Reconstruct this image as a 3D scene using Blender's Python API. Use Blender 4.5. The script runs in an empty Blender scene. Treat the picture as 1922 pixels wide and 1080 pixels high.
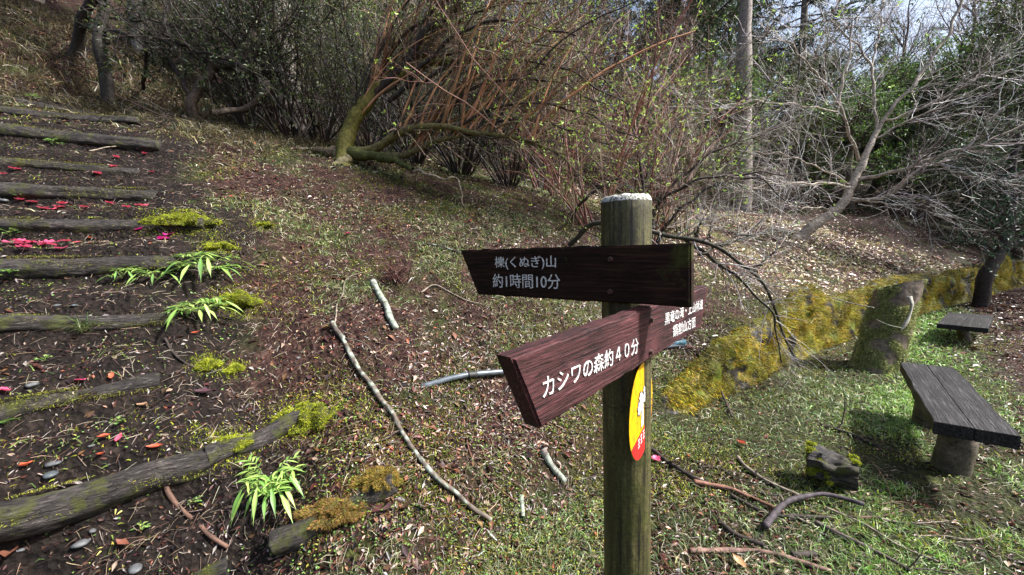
import bpy, math, random
import numpy as np
from mathutils import Vector, Matrix, noise as mnoise
rng = np.random.default_rng(7); random.seed(7)
sc = bpy.context.scene
R = math.radians
EYE = 1.45; FPX = 740.0; PITCH = 6.1; ROLL = -2.0
# ---------------- camera, world, sun, exposure ----------------
cd = bpy.data.cameras.new('camera'); cam = bpy.data.objects.new('camera', cd)
sc.collection.objects.link(cam); sc.camera = cam
cd.sensor_width = 36; cd.lens = FPX / 1922 * 36; cd.clip_start = 0.05; cd.clip_end = 500
cam.matrix_world = Matrix.Translation((0, 0, EYE)) @ Matrix.Rotation(R(90 - PITCH), 4, 'X') @ Matrix.Rotation(R(ROLL), 4, 'Z')
SUN_AZ, SUN_EL = 97.0, 48.0
w = bpy.data.worlds.new('World'); sc.world = w; w.use_nodes = True
nt = w.node_tree; bg = nt.nodes['Background']
sky = nt.nodes.new('ShaderNodeTexSky'); sky.sky_type = 'NISHITA'; sky.sun_disc = False
sky.sun_elevation = R(SUN_EL); sky.sun_rotation = R(SUN_AZ); sky.air_density = 1.0; sky.dust_density = 4.0
nt.links.new(sky.outputs[0], bg.inputs[0]); bg.inputs[1].default_value = 0.12
sl = bpy.data.lights.new('sun', 'SUN'); sl.energy = 5.0; sl.angle = R(4.0); sl.color = (1, 0.985, 0.97)
so = bpy.data.objects.new('sun', sl); sc.collection.objects.link(so)
sdir = Vector((math.sin(R(SUN_AZ)) * math.cos(R(SUN_EL)), math.cos(R(SUN_AZ)) * math.cos(R(SUN_EL)), math.sin(R(SUN_EL))))
so.rotation_euler = sdir.to_track_quat('Z', 'Y').to_euler()
sc.view_settings.view_transform = 'Standard'; sc.view_settings.look = 'None'
sc.view_settings.exposure = 1.12; sc.view_settings.gamma = 1
sc.cycles.max_bounces = 5; sc.cycles.diffuse_bounces = 3; sc.cycles.transparent_max_bounces = 4
C = sc.collection
# ---------------- measuring helpers ----------------
M3 = np.array(cam.matrix_world.to_3x3()); CAM = np.array([0, 0, EYE])
def ray(x, y):
    return M3 @ np.array([(x - 961) / FPX, -(y - 540) / FPX, -1.0])
def P(x, y, d):                                   # point seen at (x, y), d metres deep
    return CAM + ray(x, y) * d
def PZ(x, y, z):                                  # point seen at (x, y) lying at height z
    r = ray(x, y); return CAM + r * ((z - EYE) / r[2])
# ---------------- object helpers ----------------
def tag(o, label=None, cat=None, group=None, kind=None):
    if label: o['label'] = label
    if cat: o['category'] = cat
    if group: o['group'] = group
    if kind: o['kind'] = kind
    return o
def empty(name, loc, label, cat, group=None):
    o = bpy.data.objects.new(name, None); C.objects.link(o); o.location = loc
    o.empty_display_size = 0.1
    return tag(o, label, cat, group)
def mesh_np(name, V, F, m, col=None, smooth=True, parent=None, origin=None, idx=None):
    """V (n,3); F list of int arrays (k, sides); verts in world coords, moved to origin."""
    V = np.asarray(V, dtype=np.float64)
    if origin is None and parent is not None: origin = np.array(parent.location)
    if origin is not None: V = V - np.asarray(origin)
    if not isinstance(F, list): F = [F]
    me = bpy.data.meshes.new(name)
    me.vertices.add(len(V)); me.vertices.foreach_set('co', V.astype(np.float32).ravel())
    loops = np.concatenate([f.ravel() for f in F]).astype(np.int32)
    tot = np.concatenate([np.full(len(f), f.shape[1], dtype=np.int32) for f in F])
    st = np.concatenate([[0], np.cumsum(tot)[:-1]]).astype(np.int32)
    me.loops.add(len(loops)); me.loops.foreach_set('vertex_index', loops)
    me.polygons.add(len(tot)); me.polygons.foreach_set('loop_start', st)
    try: me.polygons.foreach_set('loop_total', tot)
    except Exception: pass
    me.polygons.foreach_set('use_smooth', np.full(len(tot), smooth))
    if isinstance(m, (list, tuple)):
        for q in m: me.materials.append(q)
        if idx is not None: me.polygons.foreach_set('material_index', np.asarray(idx, dtype=np.int32))
    else: me.materials.append(m)
    me.update(calc_edges=True); me.validate()
    if col is not None:
        a = me.color_attributes.new('Col', 'FLOAT_COLOR', 'POINT')
        c4 = np.ones((len(V), 4), dtype=np.float32); c4[:, :3] = col
        a.data.foreach_set('color', c4.ravel())
    o = bpy.data.objects.new(name, me); C.objects.link(o)
    if parent is not None: o.parent = parent
    elif origin is not None: o.location = origin
    return o
def nrm(a): return a / np.maximum(np.linalg.norm(a, axis=-1, keepdims=True), 1e-9)
def tubes(Pts, Rad, s, cap=False):
    """Pts (N,m,3) Rad (N,m) -> verts, quads"""
    N, m, _ = Pts.shape
    T = np.empty_like(Pts); T[:, 1:-1] = Pts[:, 2:] - Pts[:, :-2]; T[:, 0] = Pts[:, 1] - Pts[:, 0]; T[:, -1] = Pts[:, -1] - Pts[:, -2]
    T = nrm(T); mean = nrm(Pts[:, -1] - Pts[:, 0])
    ref = np.where(np.abs(mean[:, 2:3]) < 0.8, np.array([[0, 0, 1.0]]), np.array([[1.0, 0.1, 0]]))
    A = nrm(np.cross(T, ref[:, None, :])); B = np.cross(T, A)
    th = np.arange(s) * 2 * math.pi / s
    V = Pts[:, :, None, :] + Rad[:, :, None, None] * (np.cos(th)[None, None, :, None] * A[:, :, None, :] + np.sin(th)[None, None, :, None] * B[:, :, None, :])
    b = (np.arange(N) * m * s)[:, None, None] + (np.arange(m - 1) * s)[None, :, None] + np.arange(s)[None, None, :]
    k2 = (np.arange(s) + 1) % s - np.arange(s)
    F = np.stack([b, b + k2, b + k2 + s, b + s], -1).reshape(-1, 4)
    V = V.reshape(-1, 3)
    if cap and s > 2:
        extra = []
        for n in range(N):
            b0 = n * m * s
            extra.append(np.arange(b0, b0 + s)[::-1]); extra.append(np.arange(b0 + (m - 1) * s, b0 + m * s))
        return V, [F, np.array(extra)]
    return V, [F]
class Acc:                                        # gathers pieces of ONE mesh
    def __init__(s): s.V = []; s.F = {}; s.C = []; s.n = 0
    def add(s, V, F, col=(1, 1, 1)):
        if not isinstance(F, list): F = [F]
        for f in F: s.F.setdefault(f.shape[1], []).append(f + s.n)
        s.V.append(V); s.n += len(V)
        c = np.asarray(col, dtype=float)
        s.C.append(np.broadcast_to(c, (len(V), 3)) if c.ndim == 1 else c)
    def build(s, name, m, parent=None, origin=None, smooth=True):
        return mesh_np(name, np.concatenate(s.V), [np.concatenate(f) for f in s.F.values()], m, np.concatenate(s.C), smooth, parent, origin)
def resample(pts, m):
    pts = np.asarray(pts, float)
    if len(pts) > 2:                              # catmull-rom
        p = np.vstack([2 * pts[0] - pts[1], pts, 2 * pts[-1] - pts[-2]]); out = []
        for i in range(1, len(p) - 2):
            for t in np.linspace(0, 1, 12, endpoint=False):
                a, b, c, d = p[i - 1], p[i], p[i + 1], p[i + 2]
                out.append(0.5 * (2 * b + (c - a) * t + (2 * a - 5 * b + 4 * c - d) * t * t + (3 * b - a - 3 * c + d) * t ** 3))
        out.append(pts[-1]); pts = np.array(out)
    L = np.concatenate([[0], np.cumsum(np.linalg.norm(np.diff(pts, axis=0), axis=1))])
    t = np.linspace(0, L[-1], m)
    return np.stack([np.interp(t, L, pts[:, k]) for k in range(3)], -1)
# value noise
_tab = rng.random((256, 256))
def vn(x, y):
    xi = np.floor(x).astype(int); yi = np.floor(y).astype(int); fx = x - xi; fy = y - yi
    fx = fx * fx * (3 - 2 * fx); fy = fy * fy * (3 - 2 * fy)
    g = lambda a, b: _tab[a & 255, b & 255]
    return (g(xi, yi) * (1 - fx) + g(xi + 1, yi) * fx) * (1 - fy) + (g(xi, yi + 1) * (1 - fx) + g(xi + 1, yi + 1) * fx) * fy
def fbm(x, y, o=4):
    s = 0; a = 0.5; t = 0
    for k in range(o): s = s + a * vn(x * 2 ** k + 17.3 * k, y * 2 ** k - 9.1 * k); t += a; a *= 0.5
    return s / t
# ---------------- materials ----------------
def newmat(name):
    m = bpy.data.materials.new(name); m.use_nodes = True; n = m.node_tree
    return m, n, n.nodes['Principled BSDF'], n.nodes['Material Output']
def N(n, t, **kw):
    q = n.nodes.new(t)
    for k, v in kw.items():
        if k.startswith('i_'): q.inputs[k[2:].replace('_', ' ')].default_value = v
        else: setattr(q, k, v)
    return q
def ramp(n, stops):
    r = n.nodes.new('ShaderNodeValToRGB'); e = r.color_ramp.elements
    while len(e) < len(stops): e.new(0.5)
    for i, (p, c) in enumerate(stops):
        e[i].position = p; e[i].color = (*c, 1) if len(c) == 3 else c
    return r
def attr_mat(name, rough=0.6, trans=0.0, var=0.35, nscale=40, bump=0.0, spec=0.3):
    m, n, b, o = newmat(name)
    a = N(n, 'ShaderNodeAttribute', attribute_name='Col')
    tc = N(n, 'ShaderNodeTexCoord'); no = N(n, 'ShaderNodeTexNoise', i_Scale=nscale, i_Detail=4)
    n.links.new(tc.outputs['Object'], no.inputs['Vector'])
    r = ramp(n, [(0.3, (1 - var,) * 3), (0.7, (1 + var,) * 3)]); n.links.new(no.outputs[0], r.inputs[0])
    mx = N(n, 'ShaderNodeMixRGB', blend_type='MULTIPLY'); mx.inputs[0].default_value = 1
    n.links.new(a.outputs['Color'], mx.inputs[1]); n.links.new(r.outputs[0], mx.inputs[2])
    n.links.new(mx.outputs[0], b.inputs['Base Color']); b.inputs['Roughness'].default_value = rough
    b.inputs['Specular IOR Level'].default_value = spec
    if bump:
        bp = N(n, 'ShaderNodeBump', i_Strength=bump, i_Distance=0.01); n.links.new(no.outputs[0], bp.inputs['Height']); n.links.new(bp.outputs[0], b.inputs['Normal'])
    if trans:
        t = N(n, 'ShaderNodeBsdfTranslucent'); n.links.new(mx.outputs[0], t.inputs[0])
        ms = N(n, 'ShaderNodeMixShader'); ms.inputs[0].default_value = trans
        n.links.new(b.outputs[0], ms.inputs[1]); n.links.new(t.outputs[0], ms.inputs[2]); n.links.new(ms.outputs[0], o.inputs[0])
    return m
M_LEAF = attr_mat('leaf_mat', 0.45, 0.35, 0.3, 6, spec=0.5)
M_LITTER = attr_mat('litter_mat', 0.36, 0.12, 0.4, 30, spec=0.45)
M_BARK = attr_mat('bark_mat', 0.75, 0, 0.55, 25, bump=0.6)
M_TWIG = attr_mat('twig_mat', 0.55, 0, 0.3, 8, spec=0.4)
M_MOSS = attr_mat('moss_mat', 0.8, 0.2, 0.3, 20)
M_STONE = attr_mat('stone_mat', 0.5, 0, 0.4, 30, bump=0.5)
def wood_mat(name, stops, scale=(1.5, 30, 30), rough=0.55, moss=0.0, bump=0.5, spec=0.4, mosscol=(0.05, 0.055, 0.012)):
    m, n, b, o = newmat(name); tc = N(n, 'ShaderNodeTexCoord'); mp = N(n, 'ShaderNodeMapping'); mp.inputs['Scale'].default_value = scale
    n.links.new(tc.outputs['Object'], mp.inputs[0])
    n0 = N(n, 'ShaderNodeTexNoise', i_Scale=1.2, i_Detail=3); n.links.new(mp.outputs[0], n0.inputs['Vector'])
    no = N(n, 'ShaderNodeTexNoise', i_Scale=3.0, i_Detail=9, i_Roughness=0.7, i_Distortion=0.6); n.links.new(mp.outputs[0], no.inputs['Vector'])
    r = ramp(n, stops); n.links.new(no.outputs[0], r.inputs[0]); col = r.outputs[0]
    mpc = N(n, 'ShaderNodeMapping'); mpc.inputs['Scale'].default_value = tuple(q * k for q, k in zip(scale, (0.9, 0.8, 0.8))); n.links.new(tc.outputs['Object'], mpc.inputs[0])
    nc = N(n, 'ShaderNodeTexNoise', i_Scale=1.0, i_Detail=3, i_Roughness=0.5, i_Distortion=0.3); n.links.new(mpc.outputs[0], nc.inputs['Vector'])
    sb_ = N(n, 'ShaderNodeMath', operation='SUBTRACT'); sb_.inputs[1].default_value = 0.5; n.links.new(nc.outputs[0], sb_.inputs[0]); ab = N(n, 'ShaderNodeMath', operation='ABSOLUTE'); n.links.new(sb_.outputs[0], ab.inputs[0])
    rc = ramp(n, [(0.0, (0.15, 0.15, 0.15)), (0.018, (1, 1, 1))]); n.links.new(ab.outputs[0], rc.inputs[0])
    n5 = N(n, 'ShaderNodeTexNoise', i_Scale=6.0, i_Detail=5, i_Roughness=0.65); n.links.new(tc.outputs['Object'], n5.inputs['Vector']); r5 = ramp(n, [(0.35, (0.55, 0.55, 0.55)), (0.65, (1.45, 1.45, 1.5))]); n.links.new(n5.outputs[0], r5.inputs[0])
    for q in (rc, r5):
        mq = N(n, 'ShaderNodeMixRGB', blend_type='MULTIPLY'); mq.inputs[0].default_value = 1; n.links.new(col, mq.inputs[1]); n.links.new(q.outputs[0], mq.inputs[2]); col = mq.outputs[0]
    if moss:
        n2 = N(n, 'ShaderNodeTexNoise', i_Scale=9, i_Detail=6, i_Roughness=0.7); n.links.new(tc.outputs['Object'], n2.inputs['Vector'])
        r2 = ramp(n, [(0.62 - moss * 0.25, (0, 0, 0)), (0.72 - moss * 0.2, (1, 1, 1))]); n.links.new(n2.outputs[0], r2.inputs[0])
        mx = N(n, 'ShaderNodeMixRGB'); n.links.new(r2.outputs[0], mx.inputs[0]); n.links.new(col, mx.inputs[1]); mx.inputs[2].default_value = (*mosscol, 1); col = mx.outputs[0]
    b.inputs['Specular IOR Level'].default_value = spec; n.links.new(col, b.inputs['Base Color']); b.inputs['Roughness'].default_value = rough
    bp = N(n, 'ShaderNodeBump', i_Strength=bump, i_Distance=0.004); n.links.new(no.outputs[0], bp.inputs['Height']); n.links.new(bp.outputs[0], b.inputs['Normal'])
    return m
M_BOARD_A = wood_mat('dark_board_mat', [(0.3, (0.005, 0.003, 0.002)), (0.52, (0.020, 0.009, 0.005)), (0.75, (0.06, 0.03, 0.014))], (2.5, 60, 60), 0.75, 0.10, 0.8, spec=0.15)
M_BOARD_B = wood_mat('red_board_mat', [(0.34, (0.006, 0.003, 0.003)), (0.44, (0.036, 0.012, 0.012)), (0.58, (0.078, 0.024, 0.025)), (0.74, (0.17, 0.08, 0.085))], (2.5, 60, 60), 0.6, 0.0, 1.0, spec=0.25)
M_BENCH = wood_mat('bench_mat', [(0.36, (0.003, 0.003, 0.003)), (0.52, (0.014, 0.013, 0.013)), (0.74, (0.10, 0.09, 0.092))], (1.2, 30, 30), 0.55, 0, 1.0, spec=0.25)
for nd in M_BENCH.node_tree.nodes:
    if nd.type == 'BUMP': nd.inputs['Distance'].default_value = 0.008
M_BENCHLEG = wood_mat('bench_leg_mat', [(0.3, (0.03, 0.025, 0.018)), (0.6, (0.12, 0.10, 0.07))], (20, 20, 2), 0.7, 0.3)
M_LOG = wood_mat('log_step_mat', [(0.36, (0.004, 0.003, 0.003)), (0.46, (0.018, 0.015, 0.013)), (0.58, (0.045, 0.038, 0.033)), (0.72, (0.16, 0.135, 0.115))], (7.0, 34, 34), 0.6, 0.35, 1.0, spec=0.3)
for nd in M_LOG.node_tree.nodes:
    if nd.type == 'BUMP': nd.inputs['Distance'].default_value = 0.012
M_LICHEN, n, b, o = newmat('lichen_mat')
no = N(n, 'ShaderNodeTexNoise', i_Scale=190, i_Detail=6); tc = N(n, 'ShaderNodeTexCoord'); n.links.new(tc.outputs['Object'], no.inputs['Vector']); r = ramp(n, [(0.40, (0.10, 0.09, 0.07)), (0.5, (0.38, 0.38, 0.34)), (0.68, (0.72, 0.72, 0.68))])
n.links.new(no.outputs[0], r.inputs[0]); n.links.new(r.outputs[0], b.inputs['Base Color']); b.inputs['Roughness'].default_value = 0.9
bp = N(n, 'ShaderNodeBump', i_Strength=1, i_Distance=0.003); n.links.new(no.outputs[0], bp.inputs['Height']); n.links.new(bp.outputs[0], b.inputs['Normal'])
# round post: wood with algae streaks
M_POST, n, b, o = newmat('post_mat')
tc = N(n, 'ShaderNodeTexCoord'); mp = N(n, 'ShaderNodeMapping'); mp.inputs['Scale'].default_value = (30, 30, 2.2); n.links.new(tc.outputs['Object'], mp.inputs[0])
a1 = N(n, 'ShaderNodeTexNoise', i_Scale=1.6, i_Detail=8, i_Roughness=0.65); n.links.new(mp.outputs[0], a1.inputs['Vector'])
r1 = ramp(n, [(0.34, (0.010, 0.008, 0.005)), (0.5, (0.055, 0.048, 0.018)), (0.70, (0.16, 0.14, 0.06))]); n.links.new(a1.outputs[0], r1.inputs[0])
a2 = N(n, 'ShaderNodeTexNoise', i_Scale=7, i_Detail=6, i_Roughness=0.7); n.links.new(tc.outputs['Object'], a2.inputs['Vector'])
r2 = ramp(n, [(0.45, (0, 0, 0)), (0.60, (0.8, 0.8, 0.8))]); n.links.new(a2.outputs[0], r2.inputs[0])
mx = N(n, 'ShaderNodeMixRGB'); n.links.new(r2.outputs[0], mx.inputs[0]); n.links.new(r1.outputs[0], mx.inputs[1]); mx.inputs[2].default_value = (0.04, 0.045, 0.008, 1)
mp2 = N(n, 'ShaderNodeMapping'); mp2.inputs['Scale'].default_value = (70, 70, 2.0); n.links.new(tc.outputs['Object'], mp2.inputs[0])
a3 = N(n, 'ShaderNodeTexNoise', i_Scale=1.0, i_Detail=5, i_Roughness=0.6); n.links.new(mp2.outputs[0], a3.inputs['Vector']); r3 = ramp(n, [(0.36, (0.12, 0.12, 0.12)), (0.44, (1, 1, 1))]); n.links.new(a3.outputs[0], r3.inputs[0])
a4 = N(n, 'ShaderNodeTexNoise', i_Scale=110, i_Detail=4, i_Roughness=0.8); n.links.new(tc.outputs['Object'], a4.inputs['Vector']); r4 = ramp(n, [(0.35, (0.45, 0.45, 0.45)), (0.62, (1.5, 1.5, 1.3))]); n.links.new(a4.outputs[0], r4.inputs[0])
m3 = N(n, 'ShaderNodeMixRGB', blend_type='MULTIPLY'); m3.inputs[0].default_value = 1; n.links.new(mx.outputs[0], m3.inputs[1]); n.links.new(r3.outputs[0], m3.inputs[2])
m4 = N(n, 'ShaderNodeMixRGB', blend_type='MULTIPLY'); m4.inputs[0].default_value = 1; n.links.new(m3.outputs[0], m4.inputs[1]); n.links.new(r4.outputs[0], m4.inputs[2])
n.links.new(m4.outputs[0], b.inputs['Base Color']); b.inputs['Roughness'].default_value = 0.6
ad = N(n, 'ShaderNodeMath', operation='ADD'); n.links.new(a1.outputs[0], ad.inputs[0]); n.links.new(a2.outputs[0], ad.inputs[1])
bp = N(n, 'ShaderNodeBump', i_Strength=0.7, i_Distance=0.004); n.links.new(ad.outputs[0], bp.inputs['Height']); n.links.new(bp.outputs[0], b.inputs['Normal'])
def plain(name, col, rough=0.5, var=0.2, scale=40, dark=None, metal=0):
    m, n, b, o = newmat(name); no = N(n, 'ShaderNodeTexNoise', i_Scale=scale, i_Detail=6, i_Roughness=0.7)
    tc = N(n, 'ShaderNodeTexCoord'); n.links.new(tc.outputs['Object'], no.inputs['Vector'])
    d = dark or tuple(c * (1 - var) for c in col)
    r = ramp(n, [(0.38, d), (0.55, col)]); n.links.new(no.outputs[0], r.inputs[0]); n.links.new(r.outputs[0], b.inputs['Base Color'])
    b.inputs['Roughness'].default_value = rough; b.inputs['Metallic'].default_value = metal
    return m
M_WHITE = plain('white_paint_mat', (0.8, 0.8, 0.77), 0.7, 0.3, 260, (0.22, 0.18, 0.16))
M_NAIL = plain('rust_mat', (0.07, 0.03, 0.02), 0.7, 0.5, 60)
M_YELLOW = plain('yellow_mat', (0.72, 0.42, 0.004), 0.35, 0.5, 30, (0.55, 0.25, 0.01))
M_RED = plain('red_mat', (0.6, 0.02, 0.02), 0.35, 0.3, 40)
M_BLACK = plain('black_mat', (0.02, 0.02, 0.02), 0.6, 0.3)
M_PIPE = plain('pipe_mat', (0.10, 0.12, 0.14), 0.35, 0.4, 25)
M_BLUE = plain('blue_mat', (0.10, 0.25, 0.33), 0.4, 0.5, 30, (0.03, 0.06, 0.07))
M_ROPE = plain('rope_mat', (0.36, 0.34, 0.29), 0.85, 0.4, 60, (0.12, 0.11, 0.09))
M_PETAL = attr_mat('petal_mat', 0.4, 0.3, 0.2, 60, spec=0.5)
# ---------------- terrain ----------------
LOGS = [  # xl, yl, dl, xr, yr, dr, radius
    (190, 1175, 1.52, 432, 1062, 1.70, 0.055),
    (-70, 985, 1.47, 392, 856, 1.93, 0.072),
    (-70, 778, 1.74, 300, 712, 2.16, 0.050),
    (-70, 608, 2.05, 330, 595, 2.50, 0.055),
    (-70, 500, 2.42, 330, 488, 2.88, 0.075),
    (-70, 420, 2.80, 385, 416, 3.30, 0.062),
    (-70, 352, 3.10, 295, 362, 3.60, 0.070),
    (-70, 300, 3.45, 262, 320, 4.00, 0.055),
    (-70, 235, 3.80, 302, 270, 4.40, 0.080),
    (-70, 200, 4.30, 262, 228, 4.95, 0.060),
    (-70, 172, 4.80, 180, 215, 5.50, 0.060)]
ctrl = []
for L in LOGS:
    for t in (0, 0.5, 1):
        p = P(L[0], L[1], L[2]) * (1 - t) + P(L[3], L[4], L[5]) * t; ctrl.append((p[0], p[1], p[2] - 0.2 * L[6]))
for x, y, d in [(0, 1080, 1.52), (400, 1080, 1.66), (700, 1080, 1.60), (560, 795, 2.25), (640, 850, 1.98), (650, 620, 2.7), (600, 440, 3.8), (450, 500, 3.1),
                (400, 620, 2.6), (350, 900, 1.85), (640, 300, 5.5), (800, 560, 3.3), (800, 800, 2.3), (850, 420, 4.4), (900, 355, 5.7), (750, 322, 5.7), (1000, 370, 5.7), (1100, 425, 5.3),
                (950, 650, 3.1), (1000, 520, 3.8), (1050, 760, 2.75), (1000, 900, 2.15), (1300, 425, 7.2), (1500, 432, 9.2), (1300, 600, 4.5), (1300, 500, 5.7), (1450, 500, 6.9), (1600, 470, 8.3),
                (1250, 715, 3.45), (1400, 625, 4.15), (1500, 577, 5.0), (1650, 546, 6.4), (1740, 530, 7.5), (1850, 515, 8.7), (1922, 500, 10.3),
                (1800, 450, 11), (1720, 400, 13), (1750, 370, 16), (1900, 380, 15), (0, 180, 5.6), (100, 100, 6.7), (200, 60, 8.2), (20, 0, 8), (350, 225, 6.2), (500, 262, 6.2),
                (900, 335, 10), (1050, 372, 9), (750, 290, 10), (550, 250, 10), (400, 150, 12), (250, 50, 12), (1200, 400, 10), (1000, 290, 16), (700, 200, 16), (1300, 380, 14), (1500, 370, 14),
                (1500, 330, 22), (1000, 230, 26), (500, 80, 22), (1800, 330, 22), (100, -60, 20)]:
    p = P(x, y, d); ctrl.append(tuple(p))
ctrl += [(0, -4, -0.2), (-4, -4, 0.8), (-6, 0, 2.4), (5, -4, -0.3), (6, 3, 0.2), (12, 4, 0.2), (-10, 4, 5.5), (-14, 14, 12), (-40, 30, 22), (-40, -10, 14), (0, 60, 22), (40, 50, 14), (40, 0, 2),
         (0, -40, -3), (18, 12, 1.0), (-70, 70, 40), (70, 70, 22), (70, -70, 0), (-70, -70, 6), (0, 90, 34), (2.2, 1.5, 0.0), (0.6, 1.2, 0.0)]
ctrl = np.array(ctrl)
def tps(r2): return 0.5 * r2 * np.log(r2 + 1e-9)
D2 = ((ctrl[:, None, :2] - ctrl[None, :, :2]) ** 2).sum(-1)
n_ = len(ctrl); A = np.zeros((n_ + 3, n_ + 3)); A[:n_, :n_] = tps(D2) + np.eye(n_) * 0.02
A[:n_, n_] = 1; A[:n_, n_ + 1:] = ctrl[:, :2]; A[n_, :n_] = 1; A[n_ + 1:, :n_] = ctrl[:, :2].T
W = np.linalg.solve(A, np.concatenate([ctrl[:, 2], [0, 0, 0]]))
FOOT = [(-3.2, -8), (-1.9, -2), (-0.75, 0.7), (-0.15, 1.7), (0.55, 2.25), (0.95, 2.75)]
WALLPX = [(1240, 790), (1310, 757), (1400, 718), (1500, 668), (1600, 628), (1740, 583), (1850, 553), (1915, 535), (2000, 520)]
WALLXY = [tuple(PZ(x, y, 0)[:2]) for x, y in WALLPX]
FOOT = np.array(FOOT + WALLXY + [(22, 13), (45, 16), (100, 10)])
def foot_sd(X, Y):
    best = np.full(X.shape, 1e9); sg = np.ones(X.shape); arc = np.zeros(X.shape); acc = 0
    for a, b in zip(FOOT[:-1], FOOT[1:]):
        e = b - a; L2 = (e ** 2).sum(); t = np.clip(((X - a[0]) * e[0] + (Y - a[1]) * e[1]) / L2, 0, 1)
        dx = X - a[0] - t * e[0]; dy = Y - a[1] - t * e[1]; d = np.hypot(dx, dy); m = d < best
        s = np.sign(e[0] * dy - e[1] * dx); best = np.where(m, d, best); sg = np.where(m, s, sg); 
        arc = np.where(m, acc + t * math.sqrt(L2), arc); acc += math.sqrt(L2)
    return best * sg, arc
logseg = [(P(L[0], L[1], L[2]), P(L[3], L[4], L[5]), L[6]) for L in LOGS]
PATH_A, PATH_B = PZ(2000, 760, 0)[:2], PZ(1922, 640, 0)[:2]
def smooth01(t): t = np.clip(t, 0, 1); return t * t * (3 - 2 * t)
def H(X, Y, fine=True):
    X = np.asarray(X, float); Y = np.asarray(Y, float); sh = X.shape; x = X.ravel(); y = Y.ravel()
    z = np.empty(len(x))
    for i in range(0, len(x), 100000):
        xs, ys = x[i:i + 100000], y[i:i + 100000]
        r2 = (xs[:, None] - ctrl[None, :, 0]) ** 2 + (ys[:, None] - ctrl[None, :, 1]) ** 2
        z[i:i + 100000] = tps(r2) @ W[:n_] + W[n_] + W[n_ + 1] * xs + W[n_ + 2] * ys
    sd, arc = foot_sd(x, y)
    low = 0.02 * (fbm(x * 0.7, y * 0.7, 3) - 0.5) - 0.02
    bank = np.maximum(z, low + 0.0 + 0.02 * smooth01(sd))
    S = smooth01((sd - 0.04) / 0.22)
    out = low * (1 - S) + bank * S
    r = np.hypot(x, y)
    amp = np.clip(r / 8, 0.6, 3)
    up = np.clip(sd / 0.5, 0.15, 1)
    out = out + up * amp * (0.10 * (fbm(x * 1.3 + 5, y * 1.3, 4) - 0.5))
    for a, b, rr in logseg:
        e = b[:2] - a[:2]; L = np.linalg.norm(e); e = e / L; t = (x - a[0]) * e[0] + (y - a[1]) * e[1]; s = (x - a[0]) * e[1] - (y - a[1]) * e[0]
        m = np.clip(np.minimum(t + 1.5, L + 0.05 - t) / 0.15, 0, 1)
        out = out - m * 1.1 * rr * np.exp(-((s - 0.11) / 0.07) ** 2) + m * 0.9 * rr * np.exp(-((s + 0.1) / 0.09) ** 2)
    if fine: out = out + (0.05 * (fbm(x * 8, y * 8, 3) - 0.5) + 0.022 * (fbm(x * 26, y * 26, 2) - 0.5)) * np.clip(sd + 0.6, 0.3, 1)
    return out.reshape(sh)
def HZ(x, y): return float(H(np.array([x]), np.array([y]))[0])
def G(px, py, dmin=0.8, dmax=40):                 # ground point seen at (px, py)
    r = ray(px, py); d = np.exp(np.linspace(math.log(dmin), math.log(dmax), 1200)); q = CAM + r * d[:, None]
    h = H(q[:, 0], q[:, 1]); k = np.where(q[:, 2] < h)[0]
    if len(k) == 0: k = [len(d) - 1]
    p = q[k[0]].copy(); p[2] = h[k[0]]; return p
NG = 640
u = np.linspace(-1, 1, NG)
gx = 2.3 * np.sinh(4.1 * u) + 0.3; gy = 2.3 * np.sinh(4.1 * u) + 2.6
GX, GY = np.meshgrid(gx, gy, indexing='ij'); GZ = H(GX, GY)
ii = (np.arange(NG - 1)[:, None] * NG + np.arange(NG - 1)[None, :]).ravel()
F = np.stack([ii, ii + NG, ii + NG + 1, ii + 1], -1)
SD, ARC = foot_sd(GX.ravel(), GY.ravel())
def stairw(x, y):                                 # 1 on the bare soil of the stairs
    m = np.zeros(np.shape(x))
    for a, b, rr in logseg:
        e = b[:2] - a[:2]; L = np.linalg.norm(e); t = np.clip(((x - a[0]) * e[0] + (y - a[1]) * e[1]) / L ** 2, -1.2, 1.0)
        d = np.hypot(x - a[0] - t * e[0], y - a[1] - t * e[1]); m = np.maximum(m, 1 - smooth01((d - 0.22) / 0.35))
    return m
def pathw(x, y):                                  # bare leaf-strewn path at the right
    sd, _ = foot_sd(x, y)
    e = np.array([0.72, 0.69]); s = (x - 2.45) * e[1] - (y - 1.75) * e[0]
    return smooth01((s + 0.25 * (fbm(x * 2, y * 2) - 0.5) * 2 - 0.05) / 0.4) * (sd < 0)
st = stairw(GX.ravel(), GY.ravel()); pw = pathw(GX.ravel(), GY.ravel()); gr = smooth01((-SD + 0.5) / 0.8) * (1 - pw)
zone = np.stack([st, gr, pw], -1)
M_GROUND, n, b, o = newmat('ground_mat')
at = N(n, 'ShaderNodeAttribute', attribute_name='Col'); sep = N(n, 'ShaderNodeSeparateColor'); n.links.new(at.outputs['Color'], sep.inputs[0])
tc = N(n, 'ShaderNodeTexCoord')
n1 = N(n, 'ShaderNodeTexNoise', i_Scale=14, i_Detail=10, i_Roughness=0.75); n2 = N(n, 'ShaderNodeTexNoise', i_Scale=1.6, i_Detail=6, i_Roughness=0.65); n3 = N(n, 'ShaderNodeTexVoronoi', i_Scale=38)
for q in (n1, n2, n3): n.links.new(tc.outputs['Object'], q.inputs['Vector'])
soil = ramp(n, [(0.3, (0.002, 0.0015, 0.0015)), (0.5, (0.010, 0.007, 0.0055)), (0.75, (0.04, 0.028, 0.023))]); n.links.new(n1.outputs[0], soil.inputs[0])
leaf = ramp(n, [(0.3, (0.006, 0.003, 0.0025)), (0.5, (0.028, 0.013, 0.010)), (0.72, (0.11, 0.06, 0.045))]); n.links.new(n1.outputs[0], leaf.inputs[0])
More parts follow.
